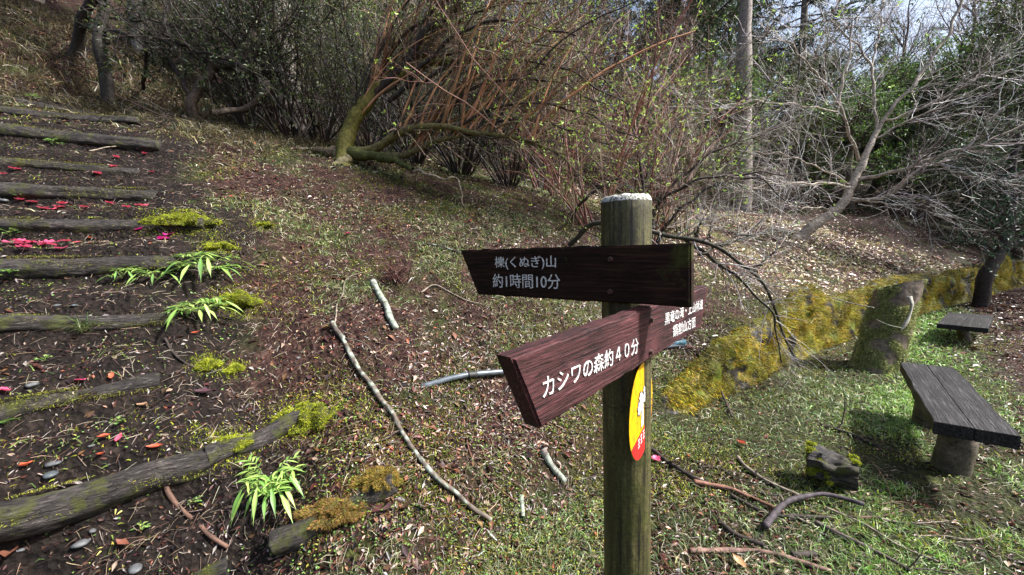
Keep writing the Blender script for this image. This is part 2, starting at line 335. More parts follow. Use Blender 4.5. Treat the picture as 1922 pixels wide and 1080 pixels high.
mos = ramp(n, [(0.3, (0.010, 0.010, 0.003)), (0.55, (0.028, 0.032, 0.009)), (0.75, (0.11, 0.12, 0.03))]); n.links.new(n1.outputs[0], mos.inputs[0])
mk = ramp(n, [(0.48, (0, 0, 0)), (0.60, (1, 1, 1))]); n.links.new(n2.outputs[0], mk.inputs[0])
mA = N(n, 'ShaderNodeMixRGB'); n.links.new(mk.outputs[0], mA.inputs[0]); n.links.new(leaf.outputs[0], mA.inputs[1]); n.links.new(mos.outputs[0], mA.inputs[2])
mB = N(n, 'ShaderNodeMixRGB'); n.links.new(sep.outputs[1], mB.inputs[0]); n.links.new(mA.outputs[0], mB.inputs[1]); n.links.new(mos.outputs[0], mB.inputs[2])
mC = N(n, 'ShaderNodeMixRGB'); n.links.new(sep.outputs[2], mC.inputs[0]); n.links.new(mB.outputs[0], mC.inputs[1]); n.links.new(leaf.outputs[0], mC.inputs[2])
mD = N(n, 'ShaderNodeMixRGB'); n.links.new(sep.outputs[0], mD.inputs[0]); n.links.new(mC.outputs[0], mD.inputs[1]); n.links.new(soil.outputs[0], mD.inputs[2])
n.links.new(mD.outputs[0], b.inputs['Base Color']); b.inputs['Roughness'].default_value = 0.8; b.inputs['Specular IOR Level'].default_value = 0.15
ad = N(n, 'ShaderNodeMath', operation='ADD'); n.links.new(n1.outputs[0], ad.inputs[0]); n.links.new(n3.outputs[0], ad.inputs[1])
bp = N(n, 'ShaderNodeBump', i_Strength=1, i_Distance=0.02); n.links.new(ad.outputs[0], bp.inputs['Height']); n.links.new(bp.outputs[0], b.inputs['Normal'])
tag(mesh_np('ground', np.stack([GX.ravel(), GY.ravel(), GZ.ravel()], -1), F, M_GROUND, zone), kind='structure')
# ---------------- retaining wall with moss ----------------
def hum(v, s): return mnoise.noise(Vector(v) * s)
wl = resample([(x, y, 0) for x, y in WALLXY], 420); nrmv = nrm(np.gradient(wl, axis=0)); side = np.stack([-nrmv[:, 1], nrmv[:, 0], 0 * nrmv[:, 0]], -1)
prof = [(-0.06, -0.12), (-0.02, 0.0), (0.01, 0.08), (0.02, 0.17), (0.03, 0.26), (0.04, 0.35), (0.05, 0.43), (0.08, 0.49), (0.13, 0.50), (0.18, 0.46), (0.24, 0.36)]
dense = []
for a, b_ in zip(prof[:-1], prof[1:]):
    for k in range(3): dense.append((a[0] + (b_[0] - a[0]) * k / 3, a[1] + (b_[1] - a[1]) * k / 3))
dense.append(prof[-1]); V = []; col = []
for i in range(len(wl)):
    hs = 0.10 + 0.95 * min(1, i / 26.0) ; hs *= 1 + 0.35 * hum((wl[i, 0], wl[i, 1], 4), 1.1)
    top = H(np.array([wl[i, 0] + side[i, 0] * 0.35]), np.array([wl[i, 1] + side[i, 1] * 0.35]))[0]
    for j, (s, z) in enumerate(dense):
        p = wl[i] + side[i] * s; zz = z * hs * (max(top, 0.12)) / 0.5 if z > 0 else z
        q = (p[0], p[1], zz)
        dsp = 0.06 * hum(q, 1.8) + 0.05 * hum(q, 6) + 0.035 * hum((q[0], q[1], q[2] * 0.35), 17)
        block = 0.03 * (1 if (math.sin(p[0] * 6 + 2 * hum(q, 1.5)) > 0) else 0)
        p = p - side[i] * (dsp + block * 0.4) + side[i] * 0.30 * max(0, 1 - i / 12.0) ** 2; zz += 0.02 * hum((q[1], q[0], q[2]), 7)
        V.append((p[0], p[1], zz))
        m = 0.5 + 1.1 * hum((q[0] * 1.0, q[1], q[2] * 0.4), 3.0) + 0.4 * hum(q, 11)
        if m > (0.02 if i < 75 else 0.28): c = np.array([0.16, 0.13, 0.012]) + hum(q, 5) * np.array([0.12, 0.03, 0.0])
        else: c = np.array([0.014, 0.011, 0.008])
        col.append(np.clip(c, 0.01, 1))
nj = len(dense); ii = (np.arange(len(wl) - 1)[:, None] * nj + np.arange(nj - 1)[None, :]).ravel()
wallroot = empty('retaining_wall', tuple(wl[0]), 'low stone retaining wall overgrown with yellow moss along the foot of the bank', 'wall')
WV = np.array(V); WC = np.array(col)
mesh_np('stonework', WV, np.stack([ii, ii + nj, ii + nj + 1, ii + 1], -1), M_STONE, WC, parent=wallroot)

# ---------------- leaf and blade makers ----------------
def leaf_quads(pos, d, up, ln, wd, col, fold=0.25, bend=0.15):
    d = nrm(d); s = nrm(np.cross(d, up)); u_ = np.cross(s, d); ln = ln[:, None]; wd = wd[:, None]
    b0 = pos; L = pos + d * ln * 0.5 + s * wd * 0.5 + u_ * wd * fold; Rr = pos + d * ln * 0.5 - s * wd * 0.5 + u_ * wd * fold
    T = pos + d * ln - u_ * ln * bend
    V = np.stack([b0, L, T, Rr], 1).reshape(-1, 3); k = np.arange(len(pos))[:, None] * 4
    F = np.concatenate([k + np.array([[0, 3, 2]]), k + np.array([[0, 2, 1]])])
    return V, F, np.repeat(col, 4, axis=0)
def blades(pos, d, ln, wd, col, droop=0.5):
    """grass: 5-vertex bent blade"""
    side = nrm(np.cross(d, rng.normal(size=d.shape))); ln = ln[:, None]; wd = wd[:, None]; d = nrm(d)
    hz = d * np.array([1, 1, 0.0]); m = pos + d * ln * 0.55; t = pos + (d * 0.8 + hz * droop) * ln - np.array([0, 0, 1.0]) * ln * droop * 0.3
    V = np.stack([pos - side * wd, pos + side * wd, m + side * wd * 0.7, m - side * wd * 0.7, t], 1).reshape(-1, 3)
    k = np.arange(len(pos))[:, None] * 5
    return V, [k + np.array([[0, 1, 2, 3]]), k + np.array([[3, 2, 4]])], np.repeat(col, 5, axis=0)
def pick(pal, n, var=0.3):
    pal = np.array(pal); c = pal[rng.integers(0, len(pal), n)]; return np.clip(c * (1 + rng.uniform(-var, var, (n, 1))) * (1 + rng.uniform(-0.1, 0.1, (n, 3))), 0.003, 1)
def randdir(n, zs=1.0):
    v = rng.normal(size=(n, 3)); v[:, 2] *= zs; return nrm(v)
def fan(n, r0, r1, a0=-68, a1=66, power=1.0):
    """world points in front of the camera, density falling with distance"""
    t = rng.random(n); r = (r0 ** power + t * (r1 ** power - r0 ** power)) ** (1 / power) if power else r0 * (r1 / r0) ** t
    a = np.radians(rng.uniform(a0, a1, n)); x = r * np.sin(a); y = r * np.cos(a); return x, y, r
SLOPE_E = 0.02
def gnormal(x, y):
    h0 = H(x, y, False); return nrm(np.stack([-(H(x + SLOPE_E, y, False) - h0) / SLOPE_E, -(H(x, y + SLOPE_E, False) - h0) / SLOPE_E, np.ones(len(x))], -1))
def on_wall(x, y):
    sd, arc = foot_sd(x, y); return (sd > -0.10) & (sd < 0.16) & (x > 1.25)
# --- leaf litter
acc = Acc()
for n0, r0, r1, pw_ in ((110000, 0.9, 5, 0.6), (150000, 3.5, 14, 1.0), (60000, 10, 26, 1.2)):
    x, y, r_ = fan(n0, r0, r1, power=pw_); k = ~on_wall(x, y); x, y, r_ = x[k], y[k], r_[k]
    sd, _ = foot_sd(x, y); stw = stairw(x, y); pth = pathw(x, y)
    patch = fbm(x * 1.1 + 3, y * 1.1, 4)
    dens = np.where(sd > 0, np.clip(0.45 + 2.2 * (patch - 0.45), 0.1, 1), np.clip(0.35 + 2.5 * (patch - 0.48), 0.1, 0.8)) ; dens = dens * (1 - 0.35 * stw) + 0.6 * pth
    dens = np.where((r_ > 6), np.maximum(dens, 0.6), dens); dens = np.maximum(dens, 0.95 * smooth01((x - 0.8) / 1.5) * smooth01((y - 4.6) / 1.2) * (sd > 0))
    k = rng.random(len(x)) < dens; x, y, r_ = x[k], y[k], r_[k]; stw = stw[k]; sd = sd[k]; nn = len(x)
    z = H(x, y); nr = gnormal(x, y); t = nrm(np.cross(nr, randdir(nn))); t = nrm(t + nr * rng.uniform(-0.15, 0.5, (nn, 1)))
    up = nrm(nr + 0.5 * randdir(nn))
    ln = np.clip(rng.lognormal(math.log(0.021), 0.45, nn), 0.008, 0.075) * np.clip(r_ / 5, 1, 2.2) * (1 - 0.25 * stw); wd = ln * rng.uniform(0.3, 0.6, nn)
    c = pick([(0.08, 0.025, 0.016), (0.03, 0.011, 0.008), (0.13, 0.05, 0.03), (0.19, 0.09, 0.05), (0.015, 0.007, 0.006), (0.09, 0.028, 0.024), (0.30, 0.21, 0.15), (0.05, 0.015, 0.014), (0.03, 0.012, 0.01), (0.07, 0.03, 0.025), (0.02, 0.01, 0.008), (0.025, 0.010, 0.008), (0.04, 0.016, 0.012), (0.06, 0.03, 0.012), (0.10, 0.05, 0.02)], nn, 0.5)
    odd = rng.random(nn); c[odd > 0.994] = (0.35, 0.10, 0.05); c[(odd > 0.985) & (odd < 0.991)] = (0.45, 0.38, 0.32); dry = (smooth01((x - 0.8) / 1.5) * smooth01((y - 4.6) / 1.2) * (sd > 0)) ; q = rng.random(nn) < dry * 0.92; c = np.where(q[:, None], pick([(0.46, 0.34, 0.25), (0.32, 0.17, 0.13), (0.55, 0.46, 0.30), (0.24, 0.10, 0.08), (0.50, 0.40, 0.34), (0.42, 0.38, 0.18)], nn, 0.35), c)
    c[stw > 0.5] *= 0.6; w__ = (stw > 0.3) & (rng.random(nn) > 0.965); c[w__] = (0.30, 0.27, 0.24)
    acc.add(*leaf_quads(np.stack([x, y, z + 0.004], -1), t, up, ln, wd, c, rng.uniform(-0.2, 0.5, (nn, 1)), 0.2))
tag(acc.build('leaf_litter', M_LITTER), 'brown dead leaves strewn over the bank and steps', 'leaf litter', kind='stuff')
# --- twigs and needles
acc = Acc()
x, y, r_ = fan(34000, 0.9, 9, power=0.8); k = ~on_wall(x, y); x, y, r_ = x[k], y[k], r_[k]; nn = len(x); z = H(x, y); nr = gnormal(x, y)
t = nrm(nrm(np.cross(nr, randdir(nn))) + nr * rng.uniform(-0.05, 0.25, (nn, 1))); ln = rng.uniform(0.015, 0.085, nn)
mid = np.stack([x, y, z + 0.006], -1) + randdir(nn) * 0.006
Pt = np.stack([mid - t * ln[:, None] / 2, mid + nr * 0.005, mid + t * ln[:, None] / 2 + randdir(nn) * 0.01], 1)
Rd = np.outer(rng.uniform(0.0006, 0.0018, nn), [1, 0.9, 0.5])
V, Fq = tubes(Pt, Rd, 3); acc.add(V, Fq, np.repeat(pick([(0.25, 0.19, 0.13), (0.12, 0.07, 0.05), (0.05, 0.035, 0.03), (0.38, 0.32, 0.25)], nn), 9, axis=0))
tag(acc.build('twig_litter', M_TWIG), 'thin dry twigs and straw scattered on the ground', 'twig litter', kind='stuff')
# --- grass
acc = Acc()
for n0, r0, r1, pw_ in ((170000, 0.9, 5, 0.7), (190000, 3.5, 13, 1.0)):
    x, y, r_ = fan(n0, r0, r1, power=pw_); k = ~on_wall(x, y); x, y, r_ = x[k], y[k], r_[k]
    sd, _ = foot_sd(x, y); stw = stairw(x, y); pth = pathw(x, y); patch = fbm(x * 1.6 + 11, y * 1.6, 4)
    flat = sd < 0.15
    e = np.array([0.72, 0.69]); s = (x - 2.45) * e[1] - (y - 1.75) * e[0]
    lush = np.exp(-((s + 0.34) / 0.36) ** 2) * flat * smooth01((patch - 0.34) / 0.12)
    dens = np.where(flat, 0.30 + 0.6 * (patch - 0.5) * 2 + 0.85 * lush, np.clip(3.6 * (patch - 0.47), 0.03, 0.8)) * (1 - stw * 0.97) * (1 - 0.9 * pth)
    ul = smooth01((-x - 2.6) / 1.0) * smooth01((y - 4.2) / 0.9) * (1 - stw); dens = np.maximum(dens, 0.85 * ul)
    k = rng.random(len(x)) < dens; ul = ul[k]; x, y, r_, fl, lu = x[k], y[k], r_[k], flat[k], lush[k]; nn = len(x); z = H(x, y)
    d = randdir(nn); d[:, 2] = np.abs(d[:, 2]) * 1.1 + 0.35; d = nrm(d)
    ln = rng.uniform(0.025, 0.085, nn) * np.clip(r_ / 6, 1, 1.5); wd = rng.uniform(0.0011, 0.0027, nn) * np.clip(r_ / 2.5, 1, 3)
    c = pick([(0.12, 0.19, 0.05), (0.18, 0.25, 0.07), (0.30, 0.30, 0.13), (0.08, 0.13, 0.04), (0.50, 0.47, 0.32)], nn)
    c2 = pick([(0.14, 0.30, 0.05), (0.28, 0.48, 0.08), (0.22, 0.38, 0.12), (0.38, 0.46, 0.16)], nn); q = (rng.random(nn) < lu * 0.95)
    c = np.where(q[:, None], c2, c)
    c3 = pick([(0.12, 0.20, 0.07), (0.16, 0.24, 0.10), (0.24, 0.25, 0.14)], nn); q = fl & (rng.random(nn) < 0.6) & ~q; c = np.where(q[:, None], c3, c)
    sd2, _ = foot_sd(x, y); q = (rng.random(nn) < 0.8 * smooth01((x - 0.8) / 1.5) * smooth01((y - 4.4) / 1.2)) & (sd2 > 0); c = np.where(q[:, None], pick([(0.50, 0.44, 0.22), (0.38, 0.36, 0.12), (0.55, 0.48, 0.30)], nn), c)
    q = rng.random(nn) < ul; ln = np.where(q, ln * 2.4, ln); c = np.where(q[:, None], pick([(0.07, 0.06, 0.03), (0.12, 0.10, 0.05), (0.04, 0.035, 0.02), (0.22, 0.18, 0.09)], nn), c)  # long dry grass at upper left, colours darkened for the slope's shade
    acc.add(*blades(np.stack([x, y, z - 0.003], -1), d, ln, wd, c))
tag(acc.build('grass', M_LEAF), 'short green and straw coloured grass on the bank and flat ground', 'grass', kind='stuff')
# --- clover / small round leaved weeds
acc = Acc()
for n0, r0, r1, pw_, sz in ((60000, 0.9, 5, 0.5, 1), (45000, 3.5, 9, 1.0, 1.4)):
    x, y, r_ = fan(n0, r0, r1, power=pw_); k = ~on_wall(x, y); x, y, r_ = x[k], y[k], r_[k]
    stw = stairw(x, y); pth = pathw(x, y); patch = fbm(x * 3.1 + 31, y * 3.1, 4); sd, _ = foot_sd(x, y)
    dens = np.clip(3.5 * (patch - 0.50), 0.0, 0.9) * (1 - 0.5 * stw) * (1 - pth); dens += 0.6 * np.exp(-((sd - 0.35) / 0.55) ** 2) * (1 - stw) * (patch > 0.44)
    k = rng.random(len(x)) < dens; x, y = x[k], y[k]; nn = len(x); z = H(x, y)
    d = randdir(nn, 0.3); up = nrm(np.array([0, 0, 1.0]) + 0.5 * randdir(nn))
    ln = rng.uniform(0.006, 0.014, nn) * sz; c = pick([(0.14, 0.27, 0.06), (0.22, 0.36, 0.09), (0.10, 0.19, 0.05), (0.28, 0.34, 0.07)], nn)
    acc.add(*leaf_quads(np.stack([x, y, z + rng.uniform(0.004, 0.025, nn)], -1), d, up, ln, ln * 0.85, c, 0.1, 0.0))
tag(acc.build('ground_cover', M_LEAF), 'tiny round green leaves of creeping weeds over the soil', 'ground cover', kind='stuff')
# --- moss tufts on the bank, and the cover of the wall
def moss_blades(pos, nr, n_, pal, l0=0.006, l1=0.02, wd=0.0012):
    d = nrm(nr + 0.7 * randdir(n_)); return blades(pos, d, rng.uniform(l0, l1, n_), np.full(n_, wd), pick(pal, n_, 0.35), 0.3)
YM = [(0.36, 0.40, 0.02), (0.22, 0.28, 0.02), (0.50, 0.50, 0.03), (0.11, 0.14, 0.02), (0.30, 0.34, 0.03)]
acc = Acc()
ok = np.where(WC[:, 0] > 0.12)[0]; nn = 110000; k = rng.choice(ok, nn); p = WV[k] + rng.normal(size=(nn, 3)) * [0.02, 0.02, 0.012]
i_ = k // nj; out = -side[i_] * 0.9; out[:, 2] = 0.1; d = nrm(out + 0.6 * randdir(nn)); d[:, 2] -= 0.3
acc.add(*blades(p, nrm(d), rng.uniform(0.012, 0.055, nn), np.full(nn, 0.0026), np.clip(pick([(0.54, 0.48, 0.04), (0.56, 0.33, 0.02), (0.30, 0.34, 0.05), (0.16, 0.20, 0.05), (0.42, 0.35, 0.03), (0.26, 0.26, 0.03), (0.46, 0.27, 0.02), (0.14, 0.17, 0.03), (0.50, 0.44, 0.07), (0.07, 0.06, 0.02), (0.20, 0.15, 0.05)], nn, 0.45) * (0.85 + 1.2 * np.array([hum(v, 3.5) for v in p]))[:, None], 0.01, 1), 0.3))
kt = np.where((np.arange(len(WV)) % nj) > nj - 12)[0]; nn = 9000; k = rng.choice(kt, nn); out = -side[k // nj] * rng.uniform(0.2, 1.2, (nn, 1)); out[:, 2] = rng.uniform(-0.6, 0.6, nn)
acc.add(*blades(WV[k] + rng.normal(size=(nn, 3)) * 0.02, nrm(out + 0.4 * randdir(nn)), rng.uniform(0.04, 0.11, nn), np.full(nn, 0.0028), pick([(0.42, 0.36, 0.16), (0.22, 0.26, 0.06), (0.14, 0.18, 0.04), (0.30, 0.20, 0.08), (0.10, 0.06, 0.03)], nn), 0.9))
mw = acc.build('moss_cover', M_MOSS, parent=wallroot); mw['kind'] = 'stuff'
acc = Acc()
x, y, r_ = fan(330000, 1.0, 11, power=0.8); k = ~on_wall(x, y); x, y = x[k], y[k]
patch = fbm(x * 2.3 + 71, y * 2.3, 4); sd, _ = foot_sd(x, y); stw = stairw(x, y); k = rng.random(len(x)) < (np.clip(5 * (patch - 0.50), 0, 1) * (1 - 0.85 * stw) + 0.7 * np.exp(-((sd - 0.3) / 0.5) ** 2) * (patch > 0.46) * (1 - stw) + 0.8 * np.exp(-((sd - 0.9) / 0.5) ** 2) * (x > 3) * (patch > 0.45)); x, y = x[k], y[k]; nn = len(x)
acc.add(*moss_blades(np.stack([x, y, H(x, y)], -1), gnormal(x, y), nn, [(0.24, 0.28, 0.03), (0.13, 0.18, 0.03), (0.38, 0.38, 0.10), (0.09, 0.12, 0.02), (0.30, 0.26, 0.03)], 0.010, 0.034, 0.0030))
tag(acc.build('ground_moss', M_MOSS), 'olive green moss growing in patches on the bank', 'moss', kind='stuff')
print('cover done')
# ---------------- log steps ----------------
ordn = ['lowest', 'second', 'third', 'fourth', 'fifth', 'sixth', 'seventh', 'eighth', 'ninth', 'tenth', 'topmost']
desc = ['reddish brown log end at the foot of the stairs, the lowest step', 'thick grey log step ending in a bare cut in front of the fern', 'thin weathered log step with the fallen red leaves, next above the thick one',
        'half buried log step with a grass tuft hanging below it', 'dark round log step with the heap of pink petals behind it and ferns below', 'log step ending in a bright yellow moss cushion',
        'dark log step with a row of pink petals lying below it', 'slim log step with a pale twig lying over its end', 'thick dark log step with moss on its right half', 'thin mossy log step, second from the top of the stairs', 'topmost log step of the stairs, almost lost in dry grass']
def log_mesh(name, a, b, rad, m, parent=None, seg=130, sides=32, rough=0.12, taper=0.95, droop=0.02, loc=True):
    a, b = np.array(a), np.array(b); L = np.linalg.norm(b - a); ex = (b - a) / L; V = []
    sd_ = random.random() * 50
    for i in range(seg + 1):
        t = i / seg; cx = t * L; cy = 0.03 * hum((sd_, t * 1.7, 0), 1.3); cz = 0.03 * hum((t * 1.9, sd_, 3), 1.2) - droop * 4 * t * (1 - t) * 0.3
        for j in range(sides):
            th = j / sides * 2 * math.pi; rr = rad * (1 + (taper - 1) * t) * (1 + rough * hum((t * L * 2 + sd_, math.cos(th), math.sin(th)), 1.6) + rough * 0.5 * hum((t * L * 5 + sd_, math.cos(th) * 3, math.sin(th) * 3), 2) + 0.35 * rough * hum((t * L * 9, math.cos(th) * 9, math.sin(th) * 9), 2.2))
            e = 1.0 if 0 < i < seg else 0.9
            V.append((cx + (0.012 * hum((th, sd_, 1), 2) if i in (0, seg) else 0), cy + rr * e * math.cos(th), cz + rr * e * math.sin(th)))
    V = np.array(V); k = (np.arange(seg)[:, None] * sides + np.arange(sides)[None, :]).ravel(); j2 = np.tile((np.arange(sides) + 1) % sides - np.arange(sides), seg)
    F = [np.stack([k, k + j2, k + j2 + sides, k + sides], -1), np.array([np.arange(sides)[::-1], np.arange(seg * sides, (seg + 1) * sides)])]
    o = mesh_np(name, V, F, m, smooth=True)
    zax = Vector((0, 0, 1)); X = Vector(ex); Y = (zax if abs(X.z) < 0.95 else Vector((0, 1, 0))).cross(X).normalized(); Z = X.cross(Y)
    mw_ = Matrix.Translation(Vector(a)) @ Matrix((X, Y, Z)).transposed().to_4x4()
    if parent is not None: o.parent = parent; mw_ = Matrix.Translation(-parent.location) @ mw_
    o.matrix_basis = mw_
    return o
for i, L in enumerate(LOGS):
    a, b_, rr = logseg[i]
    o = log_mesh('log_step', a - np.array([0, 0, 0.22 * rr]), b_ - np.array([0, 0, 0.45 * rr]), rr * 0.95, M_LOG, rough=0.2)
    tag(o, desc[i], 'log step', 'log steps of the stairs')
    nb = 4000; Lg = np.linalg.norm(b_ - a); xs = rng.uniform(0.0, 1.0, nb); th_ = rng.uniform(-1.9, 0.9, nb); ey = np.array([1.0, 0, 0]); k_ = np.array([hum((x_ * Lg * 2.2 + i * 9, t_ * 0.5, 1), 1.6) + 0.25 * (x_ - 0.5) + 0.25 * rng.random() for x_, t_ in zip(xs, th_)]) > 0.24; xs, th_ = xs[k_], th_[k_]; nb = len(xs)
    lc = np.stack([xs * Lg, rr * 0.97 * np.sin(th_), rr * 0.97 * np.cos(th_)], -1) if True else None; nr_ = np.stack([0 * xs, np.sin(th_), np.cos(th_)], -1)
    V, Fq, cq = moss_blades(lc, nr_, nb, [(0.16, 0.17, 0.02), (0.08, 0.09, 0.02), (0.26, 0.25, 0.03), (0.05, 0.05, 0.02)], 0.005, 0.016, 0.0012)
    if nb > 10: mo = mesh_np('moss', V, Fq, M_MOSS, cq); mo.parent = o; mo['kind'] = 'stuff'
tag(log_mesh('log', G(388, 866) + [0, 0, .012], G(565, 796) + [0, 0, .02], 0.052, M_LOG), 'short log running on from the thick grey step towards the moss cushion', 'log')
tag(log_mesh('log', G(515, 1030) + [0, 0, 0.02], G(740, 915) + [0, 0, 0.02], 0.055, M_LOG), 'rotting mossy log half buried below the single fern', 'log')
# ---------------- moss cushions ----------------
gz = lambda x, y, dz=0.0: G(x, y) + np.array([0, 0, dz])
def moss_clump(c, rx, ry, h, label, nb=6000, pal=YM, ang=0.0, bl=(0.006, 0.020)):
    c = np.array(c); a = Acc(); nu, nv = 40, 14; V = []
    ca, sa = math.cos(ang), math.sin(ang); h *= 0.8
    def pt(th, ph):
        k = 0.9 + 0.8 * hum((math.cos(th) * 1.9 + c[0] * 9, math.sin(th) * 1.5, ph), 1.2) ; x = rx * k * math.cos(th) * math.cos(ph); y = ry * k * math.sin(th) * math.cos(ph); z = h * math.sin(ph) * (1 + 0.8 * hum((x * 22 + c[0], y * 22, 0), 1))
        return (x * ca - y * sa, x * sa + y * ca, z)
    for j in range(nv + 1):
        for i in range(nu): V.append(pt(i / nu * 2 * math.pi, -0.5 + (0.5 + math.pi / 2) * j / nv))
    V = np.array(V) + c; k = (np.arange(nv)[:, None] * nu + np.arange(nu)[None, :]).ravel(); j2 = np.tile((np.arange(nu) + 1) % nu - np.arange(nu), nv)
    a.add(V, np.stack([k, k + j2, k + j2 + nu, k + nu], -1), (0.05, 0.05, 0.010))
    nb = int(nb * 1.3); th = rng.uniform(0, 6.283, nb); ph = np.arcsin(rng.uniform(-0.3, 1, nb)); p = np.array([pt(t_, q_) for t_, q_ in zip(th, ph)])
    nr = nrm(p / np.array([rx, ry, h]) ** 1); a.add(*moss_blades(p + c, nr, nb, pal, bl[0], bl[1], 0.0011))
    nf = nb // 3; q_ = rng.normal(size=(nf, 2)) * [rx * 0.75, ry * 0.85]; fx = c[0] + q_[:, 0] * ca - q_[:, 1] * sa; fy = c[1] + q_[:, 0] * sa + q_[:, 1] * ca
    hz_ = H(fx, fy); kf = (hz_ > c[2] - 0.12) & (hz_ < c[2] + 0.12); fp = np.stack([fx, fy, hz_], -1)[kf]
    if len(fp): a.add(*moss_blades(fp, np.tile([0, 0, 1.0], (len(fp), 1)), len(fp), pal, bl[0], bl[1], 0.0011))
    return tag(a.build('moss_clump', M_MOSS, origin=c), label, 'moss', 'moss cushions on the stairs')
gz = lambda x, y, dz=0.0: G(x, y) + np.array([0, 0, dz])
moss_clump(gz(345, 416, -0.01), 0.21, 0.10, 0.085, 'bright yellow moss cushion sitting on the end of a log step below the pink petals', 9000, ang=0.35)
moss_clump(gz(410, 464, -0.005), 0.11, 0.07, 0.045, 'small yellow moss patch directly behind the upper fern', 3500, ang=0.4)
moss_clump(gz(445, 566, -0.01), 0.13, 0.08, 0.08, 'yellow moss cushion at the right of the lower fern of the pair', 6000)
moss_clump(gz(575, 788, -0.01), 0.16, 0.10, 0.095, 'largest yellow green moss cushion, above and right of the single fern', 9000)
moss_clump(gz(425, 838, -0.005), 0.12, 0.06, 0.04, 'flat yellow moss patch at the cut end of the thick grey step', 5000, ang=0.5)
moss_clump(gz(388, 690), 0.06, 0.05, 0.04, 'small round moss ball on bare soil below the pair of ferns', 2500)
moss_clump(gz(440, 695), 0.04, 0.04, 0.025, 'smallest moss ball, just right of the round one on the soil', 1500)
moss_clump(gz(710, 905), 0.10, 0.07, 0.06, 'brownish moss cushion on the end of the rotting log', 5000, [(0.25, 0.19, 0.03), (0.2, 0.17, 0.02), (0.3, 0.17, 0.05)])
moss_clump(gz(625, 965), 0.13, 0.07, 0.05, 'orange brown moss mat on the middle of the rotting log', 5000, [(0.25, 0.16, 0.04), (0.2, 0.17, 0.02), (0.3, 0.15, 0.06)])
moss_clump(gz(495, 425), 0.08, 0.06, 0.03, 'olive moss tuft on the bank right of the upper stairs', 2000)
# ---------------- ferns ----------------
def fern(base, n_f, size, label, azs=None, seed=0, name='fern', pal=((0.20, 0.34, 0.07), (0.28, 0.42, 0.11), (0.12, 0.24, 0.05), (0.34, 0.46, 0.12))):
    rg = random.Random(seed); base = np.array(base); a = Acc(); root = empty(name, tuple(base), label, 'fern', 'ferns growing at the edge of the stairs')
    n_f = int(n_f * 1.9); size *= 1.12
    for f in range(n_f):
        az = (f / n_f * 6.283 + rg.uniform(-0.4, 0.4)) if azs is None else R(rg.choice(azs) + rg.uniform(-25, 25))
        hd = np.array([math.sin(az), math.cos(az), 0]); L = size * rg.uniform(0.7, 1.1); up_ = rg.uniform(0.4, 1.7)
        ts = np.linspace(0, 1, 8); rach = base + np.array([hd * L * (t_ * 0.75) + np.array([0, 0, 1]) * L * up_ * (t_ - 0.75 * t_ * t_) for t_ in ts])
        V, Fq = tubes(rach[None], np.linspace(0.0016, 0.0008, 8)[None], 4); a.add(V, Fq, (0.2, 0.25, 0.08))
        sidev = np.cross(hd, [0, 0, 1])
        npair = rg.randint(5, 6)
        for q in range(npair * 2 + 1):
            if q == npair * 2: t_ = 1.0; dd = nrm(rach[-1] - rach[-2]); ll = L * 0.55
            else:
                t_ = 0.36 + 0.55 * (q // 2) / npair; sgn = 1 if q % 2 else -1
                dd = nrm(hd * rg.uniform(0.4, 1.0) + sidev * sgn * rg.uniform(0.6, 1.1) + np.array([0, 0, rg.uniform(-0.1, 0.6)])); ll = L * rg.uniform(0.2, 0.40)
            p0 = np.array([np.interp(t_, ts, rach[:, k]) for k in range(3)]); wv = nrm(np.cross(dd, [0, 0, 1.0])); upn = np.cross(wv, dd)
            m = 9; tt = np.linspace(0, 1, m); wdt = ll * 0.085 * np.sin(np.clip(tt * 1.05 + 0.06, 0, 1) * math.pi) ** 0.7 * (1 + 0.12 * np.sin(tt * 40)); wdt[-1] = 0.0003
            mid = p0 + dd * ll * tt[:, None] - np.array([0, 0, 1.0]) * (ll * rg.uniform(0.1, 0.5) * tt ** 2)[:, None]
            Lr = mid + wv * wdt[:, None] + upn * wdt[:, None] * 0.35; Rr = mid - wv * wdt[:, None] + upn * wdt[:, None] * 0.35
            V = np.stack([Lr, mid, Rr], 1).reshape(-1, 3); k = np.arange(m - 1)[:, None] * 3
            Fq = np.concatenate([k + np.array([[0, 3, 4, 1]]), k + np.array([[1, 4, 5, 2]])])
            cb = np.array(rg.choice(pal)) * rg.uniform(0.8, 1.15); cc = np.stack([cb * 0.85, np.minimum(cb * 1.5, 1), cb * 0.85], 0); a.add(V, Fq, np.tile(cc, (m, 1)))
    a.build('fronds', M_LEAF, parent=root); return root
fern(gz(388, 512), 9, 0.25, 'upper large light green fern at the end of a dark log step', seed=1)
fern(gz(296, 528), 6, 0.18, 'low fern left of the large one, in front of the dark round log', seed=2)
fern(gz(230, 528), 4, 0.13, 'smallest darker fern on the front of the dark round log', seed=5)
fern(gz(372, 588), 9, 0.21, 'pale fern just below the upper large fern, beside a moss cushion', seed=3)
fern(gz(505, 915), 10, 0.19, 'single bright fern drooping to the right beside the thick grey step', seed=4, azs=(30, 90, 120, 150, 180, -60))
